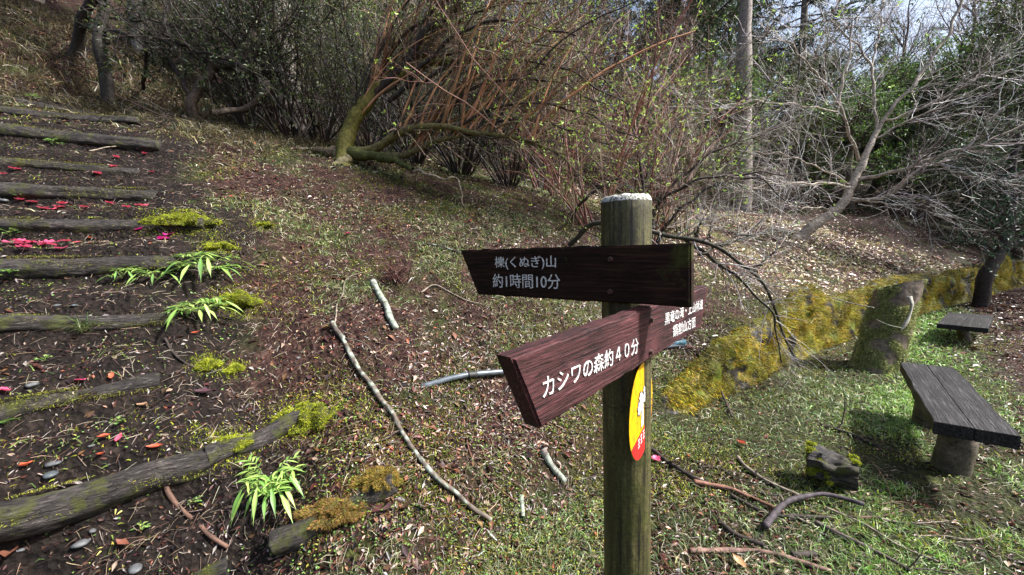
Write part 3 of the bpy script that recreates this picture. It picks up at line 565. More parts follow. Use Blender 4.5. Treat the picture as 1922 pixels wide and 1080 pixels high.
# ---------------- petals, stones, grass tuft, leaf plants ----------------
def petal(c, s, col, label, n=5, group='fallen pink petals on the steps'):
    a = Acc(); c = np.array(c); a0 = rng.uniform(0, 6.28)
    for k in range(n):
        az = a0 + k * 6.283 / 5 + rng.uniform(-0.2, 0.2); d = np.array([math.cos(az), math.sin(az), rng.uniform(0.0, 0.35)]); sdv = np.array([-math.sin(az), math.cos(az), 0]); V = []
        for i in range(5):
            t = i / 4; w_ = s * 0.5 * math.sin(0.35 + 2.4 * t) ** 0.7
            for j in (-1, 0, 1): V.append(c + d * s * t + sdv * w_ * j + np.array([0, 0, 0.004 + 0.2 * s * abs(j) * t + 0.1 * s * rng.random()]))
        k_ = (np.arange(4)[:, None] * 3 + np.arange(2)[None]).ravel(); a.add(np.array(V), np.stack([k_, k_ + 3, k_ + 4, k_ + 1], -1), np.array(col) * rng.uniform(0.75, 1.15))
    return tag(a.build('fallen_petals', M_PETAL, origin=c), label, 'petals', group)
PK = (0.80, 0.12, 0.24); RD = (0.72, 0.10, 0.16); OR = (0.6, 0.12, 0.06)
rows = [('pink petals lying on the tread between the slim step and the dark log step', [(222, 298), (268, 297), (332, 588 - 300 + 0)], 0.035, RD)]
def Gt(x, y): p = G(x, y); p[2] += 0.012; return p
for lab, pts, s, c in [
    ('red petals on the tread right below the pale twig', [(222, 299), (268, 296), (214, 320), (190, 334), (285, 328)], 0.05, RD),
    ('pair of red petals at the left edge, on the tread of the dark log step', [(28, 322), (8, 330)], 0.045, RD),
    ('red petals in the long row behind the step with the yellow moss cushion', [(38, 384), (62, 387), (84, 394), (112, 395), (120, 390), (155, 396), (208, 389), (240, 394), (258, 390), (274, 390), (100, 399)], 0.045, RD),
    ('pink petals in the thick heap on the dark round log at the left edge', [(18, 460), (36, 458), (48, 464), (62, 462), (76, 466), (92, 465), (104, 468), (56, 470), (118, 470)], 0.06, PK),
    ('dark red petals right of the pink heap', [(130, 458), (146, 460), (168, 440)], 0.045, RD),
    ('large magenta petals in front of the yellow moss cushion', [(257, 442), (300, 452), (312, 450)], 0.06, (0.75, 0.03, 0.28)),
    ('pink petals on the thin weathered log step', [(152, 721), (16, 743)], 0.04, PK)]:
    for x, y in pts: petal(Gt(x + rng.uniform(-3, 3), y + rng.uniform(-3, 2)), s * rng.uniform(0.5, 0.95), c, lab, int(rng.integers(2, 5)))
petal(Gt(654, 442), 0.03, PK, 'lone pink petal high on the bank above the lichen covered stick', 4)
petal(Gt(1232, 868), 0.03, PK, 'lone pink petal in the grass right of the post', 4)
for (x, y), lab, c, s in [((170, 453), 'orange leaf right of the pink petal heap', OR, 0.04), ((50, 882), 'orange red leaf on dark soil above the thick grey step', OR, 0.045), ((198, 829), 'upright orange leaf above the thick grey step', OR, 0.04), ((224, 832), 'crimson leaf beside the upright orange one', RD, 0.04),
                     ((292, 850), 'orange leaf resting on the cut end of the thick grey step', OR, 0.05), ((192, 865), 'long orange leaf on the tread behind the thick grey step', OR, 0.04), ((368, 632), 'small red leaf on soil under the lower fern', OR, 0.04), ((268, 770), 'tan leaf alone below the thin weathered step', (0.5, 0.3, 0.18), 0.055), ((210, 715), 'orange leaf lying on the thin weathered log step', OR, 0.04),
                     ((1392, 838), 'curled red brown leaf in the grass left of the rotten log', (0.35, 0.06, 0.03), 0.06), ((384, 745), 'large dull purple leaf below the moss balls', (0.10, 0.05, 0.06), 0.08), ((728, 965), 'purplish oval leaf right of the rotting log', (0.14, 0.07, 0.07), 0.06), ((1388, 1066), 'pale tan leaf at the bottom in the grass', (0.5, 0.3, 0.15), 0.06), ((20, 1050), 'brown leaf in the lower left corner', (0.2, 0.08, 0.05), 0.07), ((232, 1030), 'rust coloured leaf on the lowest tread', (0.22, 0.08, 0.05), 0.05)]:
    c0 = np.array(Gt(x, y)); dd = randdir(1, 0.2)[0]; sv = nrm(np.cross(dd, [0, 0, 1.0])); V = []; m = 8
    for i in range(m):
        t = i / (m - 1); w_ = s * 0.5 * math.sin(min(1, t * 0.97 + 0.03) * math.pi) ** 1.3 * 0.6 * (0.8 + 0.5 * rng.random())
        for j in (-1, 0, 1): V.append(c0 + dd * s * 1.3 * (t - 0.5) + sv * w_ * j + np.array([0, 0, 0.006 + 0.7 * abs(j) * w_ + 0.9 * s * (t - 0.5) ** 2 + 0.06 * s * rng.random()]))
    k_ = (np.arange(m - 1)[:, None] * 3 + np.arange(2)[None]).ravel()
    tag(mesh_np('fallen_leaf', np.array(V), np.stack([k_, k_ + 3, k_ + 4, k_ + 1], -1), M_PETAL, np.tile(np.array(c), (len(V), 1)), origin=c0), lab, 'leaf', 'single fallen leaves')
def stone(c, s, label, col, seed):
    V = []; nu, nv = 18, 10
    for j in range(nv + 1):
        for i in range(nu):
            th = i / nu * 6.283; ph = -math.pi / 2 + math.pi * j / nv; q = np.array([math.cos(th) * math.cos(ph), math.sin(th) * math.cos(ph) * 0.7, math.sin(ph) * 0.4]); q = q * (1 + 0.35 * hum(q + seed, 1.3)); V.append(q * s)
    V = np.array(V); a = seed * 1.7; V = V @ np.array([[math.cos(a), math.sin(a), 0], [-math.sin(a), math.cos(a), 0], [0, 0, 1]]) + c
    k = (np.arange(nv)[:, None] * nu + np.arange(nu)[None]).ravel(); j2 = np.tile((np.arange(nu) + 1) % nu - np.arange(nu), nv)
    return tag(mesh_np('stone', V, np.stack([k, k + j2, k + j2 + nu, k + nu], -1), M_STONE, np.tile(np.array(col), (len(V), 1)), origin=c), label, 'stone', 'grey stones on the stairs')
for i, (x, y, s, lab) in enumerate([(62, 724, 0.035, 'grey flat stone behind the thin weathered step at the left edge'), (108, 577, 0.022, 'grey pebble, left one of two on the half buried step'), (140, 576, 0.024, 'bluish pebble, right one of two on the half buried step'),
    (100, 873, 0.03, 'pale oval stone above the thick grey step'), (95, 892, 0.034, 'dark flat stone just below the pale oval one'), (172, 840, 0.014, 'small white pebble near the crimson leaf'), (255, 1072, 0.035, 'grey slab of stone at the bottom edge'), (155, 1020, 0.035, 'grey stone flake below the thick grey step'),
    (175, 1005, 0.018, 'whitish pebble beside the grey flake'), (42, 1036, 0.016, 'tiny pale pebble near the lower left corner'), (6, 383, 0.05, 'pointed grey stone at the left end of the row of petals'), (560, 674, 0.02, 'grey pebble on soil right of the moss balls')]):
    stone(gz(x, y, 0.001), s * 0.9, lab, (0.08, 0.082, 0.085) if i not in (4, 2) else (0.06, 0.07, 0.075), i + 1)
a = Acc(); c = gz(158, 628, 0.02); nn = 90; d = randdir(nn); d[:, 2] = np.abs(d[:, 2]) + 0.5
a.add(*blades(np.tile(c, (nn, 1)) + rng.normal(size=(nn, 3)) * 0.012, nrm(d), rng.uniform(0.07, 0.17, nn), np.full(nn, 0.0017), pick([(0.10, 0.14, 0.04), (0.2, 0.22, 0.08), (0.06, 0.09, 0.03)], nn), 0.9))
tag(a.build('grass_tuft', M_LEAF, origin=c), 'drooping grass tuft hanging below the half buried log step', 'grass tuft')
a = Acc(); c = gz(742, 528, 0.0); nn = 260; d = randdir(nn); d[:, 2] = np.abs(d[:, 2]) + 0.6
a.add(*blades(np.tile(c, (nn, 1)) + rng.normal(size=(nn, 3)) * 0.05, nrm(d), rng.uniform(0.08, 0.22, nn), np.full(nn, 0.003), pick([(0.07, 0.03, 0.025), (0.12, 0.05, 0.04), (0.04, 0.02, 0.02)], nn), 0.5))
tag(a.build('withered_plant', M_LITTER, origin=c), 'withered dark red brown plant on the bank behind the lichen covered stick', 'plant')
for i, (x, y, s, lab) in enumerate([(100, 275, 0.10, 'leafy green seedling between the upper log steps'), (20, 445, 0.08, 'green seedling at the left edge below the sixth step'), (22, 530, 0.09, 'pale leafy weed at the left edge below the dark round log'), (10, 610, 0.035, 'tiny weed on the half buried step at the left edge'), (40, 400 - 22, 0.06, 'weed among the row of petals at the left'),
    (265, 1003, 0.045, 'bright clover sprig alone on the lowest tread'), (15, 800, 0.05, 'clover at the left edge below the thin step'), (218, 800, 0.045, 'clover patch above the pointed orange leaf'), (85, 600 + 80, 0.04, 'tiny bright sprout under the half buried step'), (368, 945, 0.04, 'clover patch below the cut end of the thick step'), (65, 190, 0.10, 'small yellow leaved seedling near the topmost step')]):
    a = Acc(); c = gz(x, y, 0.0); nn = 14; az = rng.uniform(0, 6.283, nn); d = np.stack([np.cos(az), np.sin(az), rng.uniform(0.05, 0.6, nn)], -1)
    p0 = c + d * [1, 1, 0] * rng.uniform(0, s * 0.5, (nn, 1)) + np.array([0, 0, 1]) * rng.uniform(0.2, 0.6, (nn, 1)) * s
    a.add(*leaf_quads(p0, d, np.tile([0, 0, 1.0], (nn, 1)), rng.uniform(0.35, 0.6, nn) * s, rng.uniform(0.25, 0.35, nn) * s, pick([(0.2, 0.34, 0.09), (0.16, 0.28, 0.07), (0.26, 0.36, 0.1)], nn)))
    Pt = np.stack([np.tile(c, (nn, 1)) - [0, 0, 0.01], (c + p0) / 2, p0], 1); V, Fq = tubes(Pt, np.full((nn, 3), 0.0008), 3); a.add(V, Fq, (0.15, 0.2, 0.06))
    tag(a.build('weed', M_LEAF, origin=c), lab, 'weed', 'small weeds on the stairs')
print('small things done')
# ---------------- signpost ----------------
pc = P(1175, 470, 1.08); pb = P(1156, 1080, 1.12)
# post axis: vertical, very slightly leaning
post_top = P(1176, 370, 1.08); z0 = HZ(pc[0], pc[1]) - 0.1
sp = empty('signpost', (pc[0], pc[1], 0.0), 'round wooden signpost with two brown direction boards', 'signpost')
PR = 0.067; pv = []; sides = 48; zs = list(np.linspace(z0, post_top[2] - 0.016, 60)) + [post_top[2] - 0.007, post_top[2], post_top[2] + 0.001, post_top[2] + 0.0015]
rs = [1] * 60 + [0.96, 0.88, 0.5, 0.01]
for z, k in zip(zs, rs):
    for j in range(sides):
        th = j / sides * 6.2832; q = (math.cos(th), math.sin(th), z * 0.6); rr = PR * k * (1 + 0.02 * hum(q, 1.5) + 0.012 * hum((q[0] * 4, q[1] * 4, z * 1.2), 2))
        pv.append((pc[0] + rr * math.cos(th), pc[1] + rr * math.sin(th), z + (0.003 * hum(q, 6) if k < 1 else 0)))
k = (np.arange(len(zs) - 1)[:, None] * sides + np.arange(sides)[None]).ravel(); j2 = np.tile((np.arange(sides) + 1) % sides - np.arange(sides), len(zs) - 1)
mi = np.repeat(np.arange(len(zs) - 1) >= 59, sides).astype(int)
mesh_np('post', np.array(pv), np.stack([k, k + j2, k + j2 + sides, k + sides], -1), [M_POST, M_LICHEN], parent=sp, idx=mi)
def text_mesh(txt, size, m, offset=0.0, ext=0.0008):
    cu = bpy.data.curves.new('lettering', 'FONT'); cu.body = txt; cu.size = size; cu.extrude = ext; cu.offset = offset; cu.align_x = 'LEFT'
    to = bpy.data.objects.new('lettering', cu); C.objects.link(to); bpy.context.view_layer.update()
    me = bpy.data.meshes.new_from_object(to.evaluated_get(bpy.context.evaluated_depsgraph_get())); bpy.data.objects.remove(to); me.materials.clear(); me.materials.append(m)
    return bpy.data.objects.new('lettering', me)
def board(name, az, s0, s1, zt, zb, prof, m, texts, nails, thick, label, seed, tw=0.0):
    """board with its front face at PR+thick in front of the post; az = direction in which local +X runs; face normal = local -Y"""
    X = Vector((math.sin(R(az)), math.cos(R(az)), 0)); Z = Vector((0, 0, 1)); Y = Z.cross(X)
    if Y.dot(Vector((pc[0], pc[1], 0))) < 0: X = -X; Y = -Y; s0, s1 = -s1, -s0
    # prof: outline in (s, z) (closed, counter-clockwise seen from the front)
    import bmesh
    bm = bmesh.new(); pts = []
    for i in range(len(prof)):                       # subdivide the outline and roughen it
        a_, b__ = np.array(prof[i]), np.array(prof[(i + 1) % len(prof)]); nseg = max(1, int(np.linalg.norm(b__ - a_) / 0.02))
        for q in range(nseg):
            p = a_ + (b__ - a_) * q / nseg; pts.append((p[0], p[1] + (0.004 * hum((p[0] * 9, p[1] * 9, seed), 3) if q else 0)))
    f = [bm.verts.new((x, 0, z)) for x, z in pts]; g = [bm.verts.new((x, thick, z)) for x, z in pts]
    ff = bm.faces.new(f); bm.faces.new(g[::-1])
    for i in range(len(f)): bm.faces.new((f[i], g[i], g[(i + 1) % len(f)], f[(i + 1) % len(f)]))
    bm.normal_update(); bmesh.ops.recalc_face_normals(bm, faces=bm.faces)
    ed = [e for e in bm.edges if e.calc_length() and abs(e.verts[0].co.y - e.verts[1].co.y) < 1e-6 and e.verts[0].co.y == 0]
    bmesh.ops.bevel(bm, geom=ed, offset=0.0045, segments=3, affect='EDGES')
    me = bpy.data.meshes.new(name); bm.to_mesh(me); bm.free(); me.materials.append(m)
    o = bpy.data.objects.new(name, me); C.objects.link(o); o.parent = sp; o['label'] = label
    off = PR + thick - 0.006
    loc = Vector((pc[0], pc[1], 0)) - Y * off
    o.matrix_basis = Matrix.Translation(-sp.location) @ Matrix.Translation(loc) @ Matrix((X, Y, Z)).transposed().to_4x4()
    for body, (sa, za), (sb_, zb_), hgt, bold in texts:   # fitted between two points of its base line
        t = text_mesh(body, 0.1, M_WHITE, bold); C.objects.link(t); t.parent = o
        co = np.array([v.co[:] for v in t.data.vertices]); x0, x1, y0, y1 = co[:, 0].min(), co[:, 0].max(), co[:, 1].min(), co[:, 1].max()
        kx = (sb_ - sa) / (x1 - x0); ky = hgt / (y1 - y0); sl_ = (zb_ - za) / (sb_ - sa)
        for v in t.data.vertices:
            X_ = sa + (v.co.x - x0) * kx; v.co = (X_, za + (v.co.y - y0) * ky + (X_ - sa) * sl_, v.co.z)
        t.matrix_basis = Matrix.Translation((0, -0.0012, 0)) @ Matrix.Rotation(R(90), 4, 'X')
    for s, z in nails:
        me = bpy.data.meshes.new('bolt'); bm = bmesh.new(); bmesh.ops.create_cone(bm, cap_ends=True, segments=10, radius1=0.0075, radius2=0.005, depth=0.008); bm.to_mesh(me); bm.free(); me.materials.append(M_NAIL)
        b_ = bpy.data.objects.new('bolt', me); C.objects.link(b_); b_.parent = o; b_.matrix_basis = Matrix.Translation((s, -0.004, z)) @ Matrix.Rotation(R(90), 4, 'X')
    return o, loc, X, Y
def face_pt(az, thick, px, py):
    """where the ray through (px,py) meets the front face plane of such a board -> (s, z)"""
    X = np.array([math.sin(R(az)), math.cos(R(az)), 0]); Y = np.cross([0, 0, 1.0], X)
    if Y @ np.array([pc[0], pc[1], 0]) < 0: X = -X; Y = -Y
    loc = np.array([pc[0], pc[1], 0]) - Y * (PR + thick - 0.006); r = ray(px, py); t = ((loc - CAM) @ Y) / (r @ Y); q = CAM + r * t; return (float((q - loc) @ X), float(q[2]))
AZA, AZB, THA, THB = -53.5, 41.0, 0.030, 0.034
fa = lambda x, y: face_pt(AZA, THA, x, y); fb = lambda x, y: face_pt(AZB, THB, x, y)
profA = [fa(896, 553), fa(1297, 578), fa(1297, 457), fa(863, 470)]
profB = [fb(1016, 806), fb(1316, 614), fb(1331, 536), fb(962, 672)]
print('A', profA); print('B', profB)
def hh(f, x, y0, y1): return f(x, y0)[1] - f(x, y1)[1]
board('sign_board', AZA, 0, 0, 0, 0, profA, M_BOARD_A, [('櫟(くぬぎ)山', fa(930, 506), fa(1044, 506), hh(fa, 985, 482, 507), 0.0), ('約1時間10分', fa(926, 540), fa(1052, 543), hh(fa, 985, 515, 542), 0.0)],
      [fa(1146, 487), fa(1145, 548)], THA, 'dark upper board pointing left', 1)
board('sign_board', AZB, 0, 0, 0, 0, profB, M_BOARD_B, [('カシワの森約４０分', fb(1018, 750), fb(1197, 662), hh(fb, 1020, 708, 750), 0.0),
      ('黒竜の滝・上山林道', fb(1247, 611), fb(1318, 580), hh(fb, 1255, 588, 610), 0.0), ('鍋割山方面', fb(1262, 634), fb(1304, 614), hh(fb, 1270, 609, 631), 0.0)],
      [fb(1221, 601), fb(1220, 661)], THB, 'reddish lower board pointing to the near left', 2)
# ---------------- round yellow plate ----------------
dc = P(1205, 770, 1.045)
daz = 121.5; nv_ = Vector((math.sin(R(daz)), math.cos(R(daz)), 0.0)).normalized()   # face normal
Xd = Vector((0, 0, 1)).cross(nv_).normalized(); tilt = R(3)
rd = empty('round_plate', tuple(dc), 'round yellow and red tin plate wired to the right side of the post', 'plate')
base_m = Matrix((Xd, Vector((0, 0, 1)), nv_)).transposed().to_4x4() @ Matrix.Rotation(tilt, 4, 'Z')
RP = 0.126
def disc_part(name, pts, z0_, z1_, m):
    n2_ = len(pts); V = [(x, y, z1_) for x, y in pts] + [(x, y, z0_) for x, y in pts]
    F = [np.array([np.arange(n2_)]), np.array([np.arange(n2_, 2 * n2_)[::-1]]), np.array([[i, (i + n2_), (i + 1) % n2_ + n2_, (i + 1) % n2_] for i in range(n2_)])]
    o = mesh_np(name, np.array(V), F, m, smooth=False); o.parent = rd; o.matrix_basis = base_m; return o
th = np.linspace(0, 2 * math.pi, 72, endpoint=False)
disc_part('plate', [(RP * math.cos(t), RP * math.sin(t)) for t in th], -0.0012, 0.0, M_YELLOW)
lo = -0.056; a0 = math.asin(lo / RP)
disc_part('red_band', [(RP * 0.992 * math.cos(t), RP * 0.992 * math.sin(t)) for t in np.linspace(math.pi - a0, 2 * math.pi + a0, 30)], 0.0004, 0.0009, M_RED)
trunk2 = [(-0.014, -0.044), (0.012, -0.044), (0.010, 0.0), (0.016, 0.035), (0.0, 0.05), (-0.012, 0.03), (-0.008, 0.0)]
disc_part('emblem_outline', [(x * 1.35 + 0.001, y * 1.04) for x, y in trunk2], 0.0004, 0.0007, M_BLACK); disc_part('emblem', trunk2, 0.0009, 0.0012, M_WHITE)
for cx, cy, rr in ((-0.032, 0.02, 0.017), (-0.018, 0.043, 0.013), (0.024, 0.028, 0.013), (0.02, 0.05, 0.008)):
    bl = lambda s: [(cx + s * rr * (1 + 0.22 * math.sin(7 * t)) * math.cos(t), cy + s * rr * (1 + 0.22 * math.sin(7 * t)) * math.sin(t)) for t in np.linspace(0, 6.283, 36, endpoint=False)]
    disc_part('emblem_outline', bl(1.18), 0.0014, 0.0016, M_BLACK); disc_part('emblem', bl(1.0), 0.0018, 0.0021, M_WHITE)
for i in range(4):
    x0 = -0.05 + i * 0.026
    for (ax, ay, w_, h_) in ((0, 0, 0.016, 0.003), (0, 0.010, 0.016, 0.003), (0.0, -0.010, 0.016, 0.003), (0.0065, -0.010, 0.003, 0.02)):
        disc_part('lettering', [(x0 + ax, -0.075 + ay), (x0 + ax + w_, -0.075 + ay), (x0 + ax + w_, -0.075 + ay + h_), (x0 + ax, -0.075 + ay + h_)], 0.0011 + 0.0002 * (h_ > 0.01), 0.0013 + 0.0002 * (h_ > 0.01), M_WHITE)
ring = np.array([(pc[0] + (PR + 0.003) * math.cos(t), pc[1] + (PR + 0.003) * math.sin(t), dc[2] + 0.006 * math.sin(3 * t)) for t in np.linspace(0, 6.283, 40)])
V, Fq = tubes(ring[None], np.full((1, 40), 0.0009), 5); mesh_np('wire', V, Fq, M_NAIL, parent=rd)
# ---------------- benches, stump, rope, rotten log, pipe ----------------
def bench(corners, zt, thick, legs, label, beam=None, nplank=2, leg_r=0.1):
    """corners: near-left, near-right, far-right, far-left in world XY"""
    c = [np.array(q[:2]) for q in corners]; root = empty('bench', (*(sum(c) / 4), 0.0), label, 'bench', 'low wooden benches on the flat ground')
    import bmesh
    ez = (c[3] + c[2]) / 2 - (c[0] + c[1]) / 2; L = np.linalg.norm(ez); ex = ez / L; ey = np.array([-ex[1], ex[0]])
    o0 = (c[0] + c[1]) / 2; wn = np.linalg.norm(c[1] - c[0]); wid = wn / 2
    for k in range(nplank):
        y0 = wid - 2 * wid * k / nplank - 0.001; y1 = wid - 2 * wid * (k + 1) / nplank + 0.001
        bm = bmesh.new(); nx = 40; rows_ = []
        for i in range(nx + 1):
            x = L * i / nx; e = 0.012 * hum((x * 3, k, 5), 1.4)
            yy0 = y0 + (e if k == 0 else 0); yy1 = y1 + (e if k == nplank - 1 else 0); zt_ = zt + 0.004 * hum((x * 2, k * 3, 1), 1.1)
            rows_.append([bm.verts.new((x, yy0, zt_)), bm.verts.new((x, yy1, zt_ + 0.002)), bm.verts.new((x, yy1, zt - thick)), bm.verts.new((x, yy0, zt - thick))])
        for i in range(nx):
            for j in range(4): bm.faces.new((rows_[i][j], rows_[i][(j + 1) % 4], rows_[i + 1][(j + 1) % 4], rows_[i + 1][j]))
        bm.faces.new(rows_[0][::-1]); bm.faces.new(rows_[-1]); bmesh.ops.recalc_face_normals(bm, faces=bm.faces)
        ed = [e for e in bm.edges if len(e.link_faces) == 2 and e.calc_face_angle() > 0.8]; bmesh.ops.bevel(bm, geom=ed, offset=0.0025, segments=2, affect='EDGES')
        me = bpy.data.meshes.new('seat_plank'); bm.to_mesh(me); bm.free(); me.materials.append(M_BENCH); o = bpy.data.objects.new('seat_plank', me); C.objects.link(o); o.parent = root
        o.matrix_basis = Matrix.Translation(-root.location) @ Matrix.Translation((o0[0], o0[1], 0)) @ Matrix(((ex[0], ey[0], 0), (ex[1], ey[1], 0), (0, 0, 1))).to_4x4()
    for f_ in legs:
        cx, cy = o0 + ex * L * f_
        o = log_mesh('leg', (cx, cy, HZ(cx, cy) - 0.06), (cx, cy, zt - thick + 0.004), leg_r, M_BENCHLEG, parent=root, seg=10, sides=24, rough=0.06, taper=0.95)
        lx = o0 + ex * L * f_
        bm = bmesh.new(); bmesh.ops.create_cube(bm, size=1); 
        for v in bm.verts: v.co = Vector((v.co.x * leg_r * 1.6, v.co.y * wid * 1.5, v.co.z * 0.045))
        bmesh.ops.bevel(bm, geom=bm.edges[:], offset=0.008, segments=1, affect='EDGES'); me = bpy.data.meshes.new('cross_beam'); bm.to_mesh(me); bm.free(); me.materials.append(M_BENCH)
        o = bpy.data.objects.new('cross_beam', me); C.objects.link(o); o.parent = root; o.matrix_basis = Matrix.Translation(-root.location) @ Matrix.Translation((lx[0], lx[1], zt - thick - 0.020)) @ Matrix(((ex[0], ey[0], 0), (ex[1], ey[1], 0), (0, 0, 1))).to_4x4()
    return root
bench([PZ(1752, 791, .4), PZ(1915, 820, .4), PZ(1791, 689, .4), PZ(1689, 681, .4)], 0.4, 0.072, (0.30, 0.85), 'large dark weathered wooden bench nearest at the right edge', leg_r=0.088)
bench([PZ(1781, 606, .25), PZ(1830, 619, .25), PZ(1846, 593, .25), PZ(1799, 586, .25)], 0.25, 0.06, (0.4,), 'small grey wooden bench standing farther back near the mossy wall', leg_r=0.06)
bk = bench([PZ(1672, 668, .16), PZ(1692, 668, .16), PZ(1690, 655, .16), PZ(1668, 655, .16)], 0.16, 0.07, (), 'small dark wooden block on the ground at the right foot of the mossy stump', leg_r=0.05)
bk.name = 'wooden_block'; bk['category'] = 'block'; del bk['group']
for ch in bk.children: ch.location.z -= 0.0; ch.name = 'block_half'
# stump
sb = G(1637, 692); root = empty('tree_stump', tuple(sb), 'tall leaning tree stump covered in green moss beside the benches', 'stump')
top = P(1686, 537, 4.30); V = []; seg, sides = 40, 40
for i in range(seg + 1):
    t = i / seg; c = sb * (1 - t) + top * t; c = c - np.array([0, 0, 0.12]) * (1 - t)
    for j in range(sides):
        th_ = j / sides * 6.2832; rr = (0.200 - 0.012 * t + 0.05 * max(0, 0.2 - t) * 5 * 0.4) * (1 + 0.12 * hum((math.cos(th_) * 1.2, math.sin(th_) * 1.2, t * 2), 1.4) + 0.05 * hum((math.cos(th_) * 5, math.sin(th_) * 5, t * 6), 1.5))
        V.append((c[0] + rr * math.cos(th_), c[1] + rr * math.sin(th_), c[2] + (0.02 * math.cos(th_) - 0.075 * math.sin(th_)) * t ** 3 + (0.012 * hum((th_ * 3, t, 0), 1) if i == seg else 0)))
V = np.array(V); k = (np.arange(seg)[:, None] * sides + np.arange(sides)[None]).ravel(); j2 = np.tile((np.arange(sides) + 1) % sides - np.arange(sides), seg)
mm = np.array([0.5 + hum(v, 7) for v in V]); cc = np.where(mm[:, None] > 0.4, np.array([[0.12, 0.13, 0.045]]), np.array([[0.13, 0.10, 0.075]]))
mesh_np('trunk', V, np.stack([k, k + j2, k + j2 + sides, k + sides], -1), M_BARK, cc, parent=root)
mesh_np('cut_top', V[-sides:] + [0, 0, 0.002], np.array([np.arange(sides)]), M_LOG, parent=root)
a = Acc(); nn = 42000; q = rng.integers(0, len(V), nn); p = V[q] + rng.normal(size=(nn, 3)) * 0.008; cen = sb + (top - sb) * ((V[q][:, 2:3] - sb[2]) / (top[2] - sb[2])); nr = nrm((p - cen) * [1, 1, 0.1])
k = np.array([hum(v, 7) + 0.5 > 0.36 for v in p]); a.add(*moss_blades(p[k], nr[k], int(k.sum()), [(0.28, 0.33, 0.09), (0.40, 0.42, 0.13), (0.18, 0.22, 0.07), (0.52, 0.50, 0.28), (0.12, 0.12, 0.05)], 0.006, 0.020, 0.0026))
mo = a.build('moss', M_MOSS, parent=root); mo['kind'] = 'stuff'
# dead bark strip and ropes on stump
st_ = np.array([P(1706, 556, 4.05), P(1712, 575, 4.03), P(1704, 600, 4.03), P(1692, 620, 4.03)]); st_ = resample(st_, 14)
Vs = []
for i, p in enumerate(st_):
    w_ = (0.035, 0.03, 0.025, 0.02, 0.016, 0.013, 0.013, 0.016, 0.02, 0.026, 0.03, 0.03, 0.02, 0.01)[i]
    for j, (dx, dy) in enumerate(((-1, 0), (0, -0.3), (1, 0), (0, 0.3))): Vs.append(p + np.array([dx * w_, dy * w_, 0.01 * hum((i, j, 2), 0.9)]))
k = (np.arange(13)[:, None] * 4 + np.arange(4)[None]).ravel(); j2 = np.tile((np.arange(4) + 1) % 4 - np.arange(4), 13)
tag(mesh_np('rag', np.array(Vs), np.stack([k, k + j2, k + j2 + 4, k + 4], -1), M_ROPE), 'pale frayed rag strip hanging on the right side of the stump', 'rag')
rp = [P(1561, 559, 4.6), P(1600, 570, 4.4), P(1640, 578, 4.15), P(1645, 600, 3.98), P(1668, 610, 3.95), P(1692, 616, 4.0)]
V, Fq = tubes(resample(rp[:3], 30)[None], np.full((1, 30), 0.006), 8, True); tag(mesh_np('rope', V, Fq, M_ROPE, origin=rp[0]), 'pale rope stretched from the bank to the leaning stump', 'rope')
V, Fq = tubes(resample(rp[3:], 30)[None], np.full((1, 30), 0.0025), 6, True); tag(mesh_np('rope', V, Fq, M_ROPE, origin=rp[3]), 'thin cord wound round the middle of the leaning stump', 'rope')
# rotten log chunk
rl = G(1562, 905); root = empty('rotten_log', tuple(rl), 'short rotten black log with yellow moss on its left end, in the grass', 'log')
la = P(1515, 862, 2.36); lb = P(1612, 880, 2.22)
o = log_mesh('wood', la - np.array([0, 0, .02]), lb - np.array([0, 0, .03]), 0.088, M_LOG, parent=root, seg=60, sides=40, rough=0.7, taper=0.75)
vv = np.array([v.co[:] for v in o.data.vertices]); Lw = vv[:, 0].max(); ok_ = np.where((vv[:, 0] < Lw * (0.5 + 1.3 * np.array([hum(v, 9) for v in vv]))) & (vv[:, 2] > -0.02 + 0.06 * np.array([hum(v, 17) for v in vv])))[0]; nb = 9000; kk = rng.choice(ok_, nb); pp_ = vv[kk] + rng.normal(size=(nb, 3)) * 0.004
V, Fq, cq = moss_blades(pp_, nrm(pp_ * [0, 1, 1] + [0, 0, 0.02]), nb, YM, 0.006, 0.02, 0.0013)
mo = mesh_np('moss', V, Fq, M_MOSS, cq); mo.parent = root; mo.matrix_basis = o.matrix_basis; mo['kind'] = 'stuff'
# pipe
pp = [G(788, 722) - [0, 0, 0.02], G(870, 716) + [0, 0, 0.03], G(945, 710) + [0, 0, 0.045], G(1060, 692) + [0, 0, 0.03], G(1180, 672) + [0, 0, 0.03], G(1240, 660) + [0, 0, 0.03], G(1300, 645) - [0, 0, 0.02]]
V, Fq = tubes(resample(pp, 60)[None], np.full((1, 60), 0.019), 12, True); pr = empty('water_pipe', tuple(pp[0]), 'dark grey pipe lying across the bank behind the signpost', 'pipe'); mesh_np('tube', V, Fq, M_PIPE, parent=pr)
V, Fq = tubes(resample([pp[1] + (pp[2] - pp[1]) * 0.1, pp[1] + (pp[2] - pp[1]) * 0.32], 6)[None], np.full((1, 6), 0.023), 12, True); mesh_np('coupling', V, Fq, M_BLACK, parent=pr)
V, Fq = tubes(resample([G(1222, 668) + [0, 0, .03], G(1250, 656) + [0, 0, .045], G(1285, 648) + [0, 0, .03]], 12)[None], np.full((1, 12), 0.026), 10, True)
tag(mesh_np('plastic_tube', V, Fq, M_BLUE, origin=G(1250, 656)), 'short faded blue plastic tube lying on the bank right of the lower board', 'tube')
print('props done')
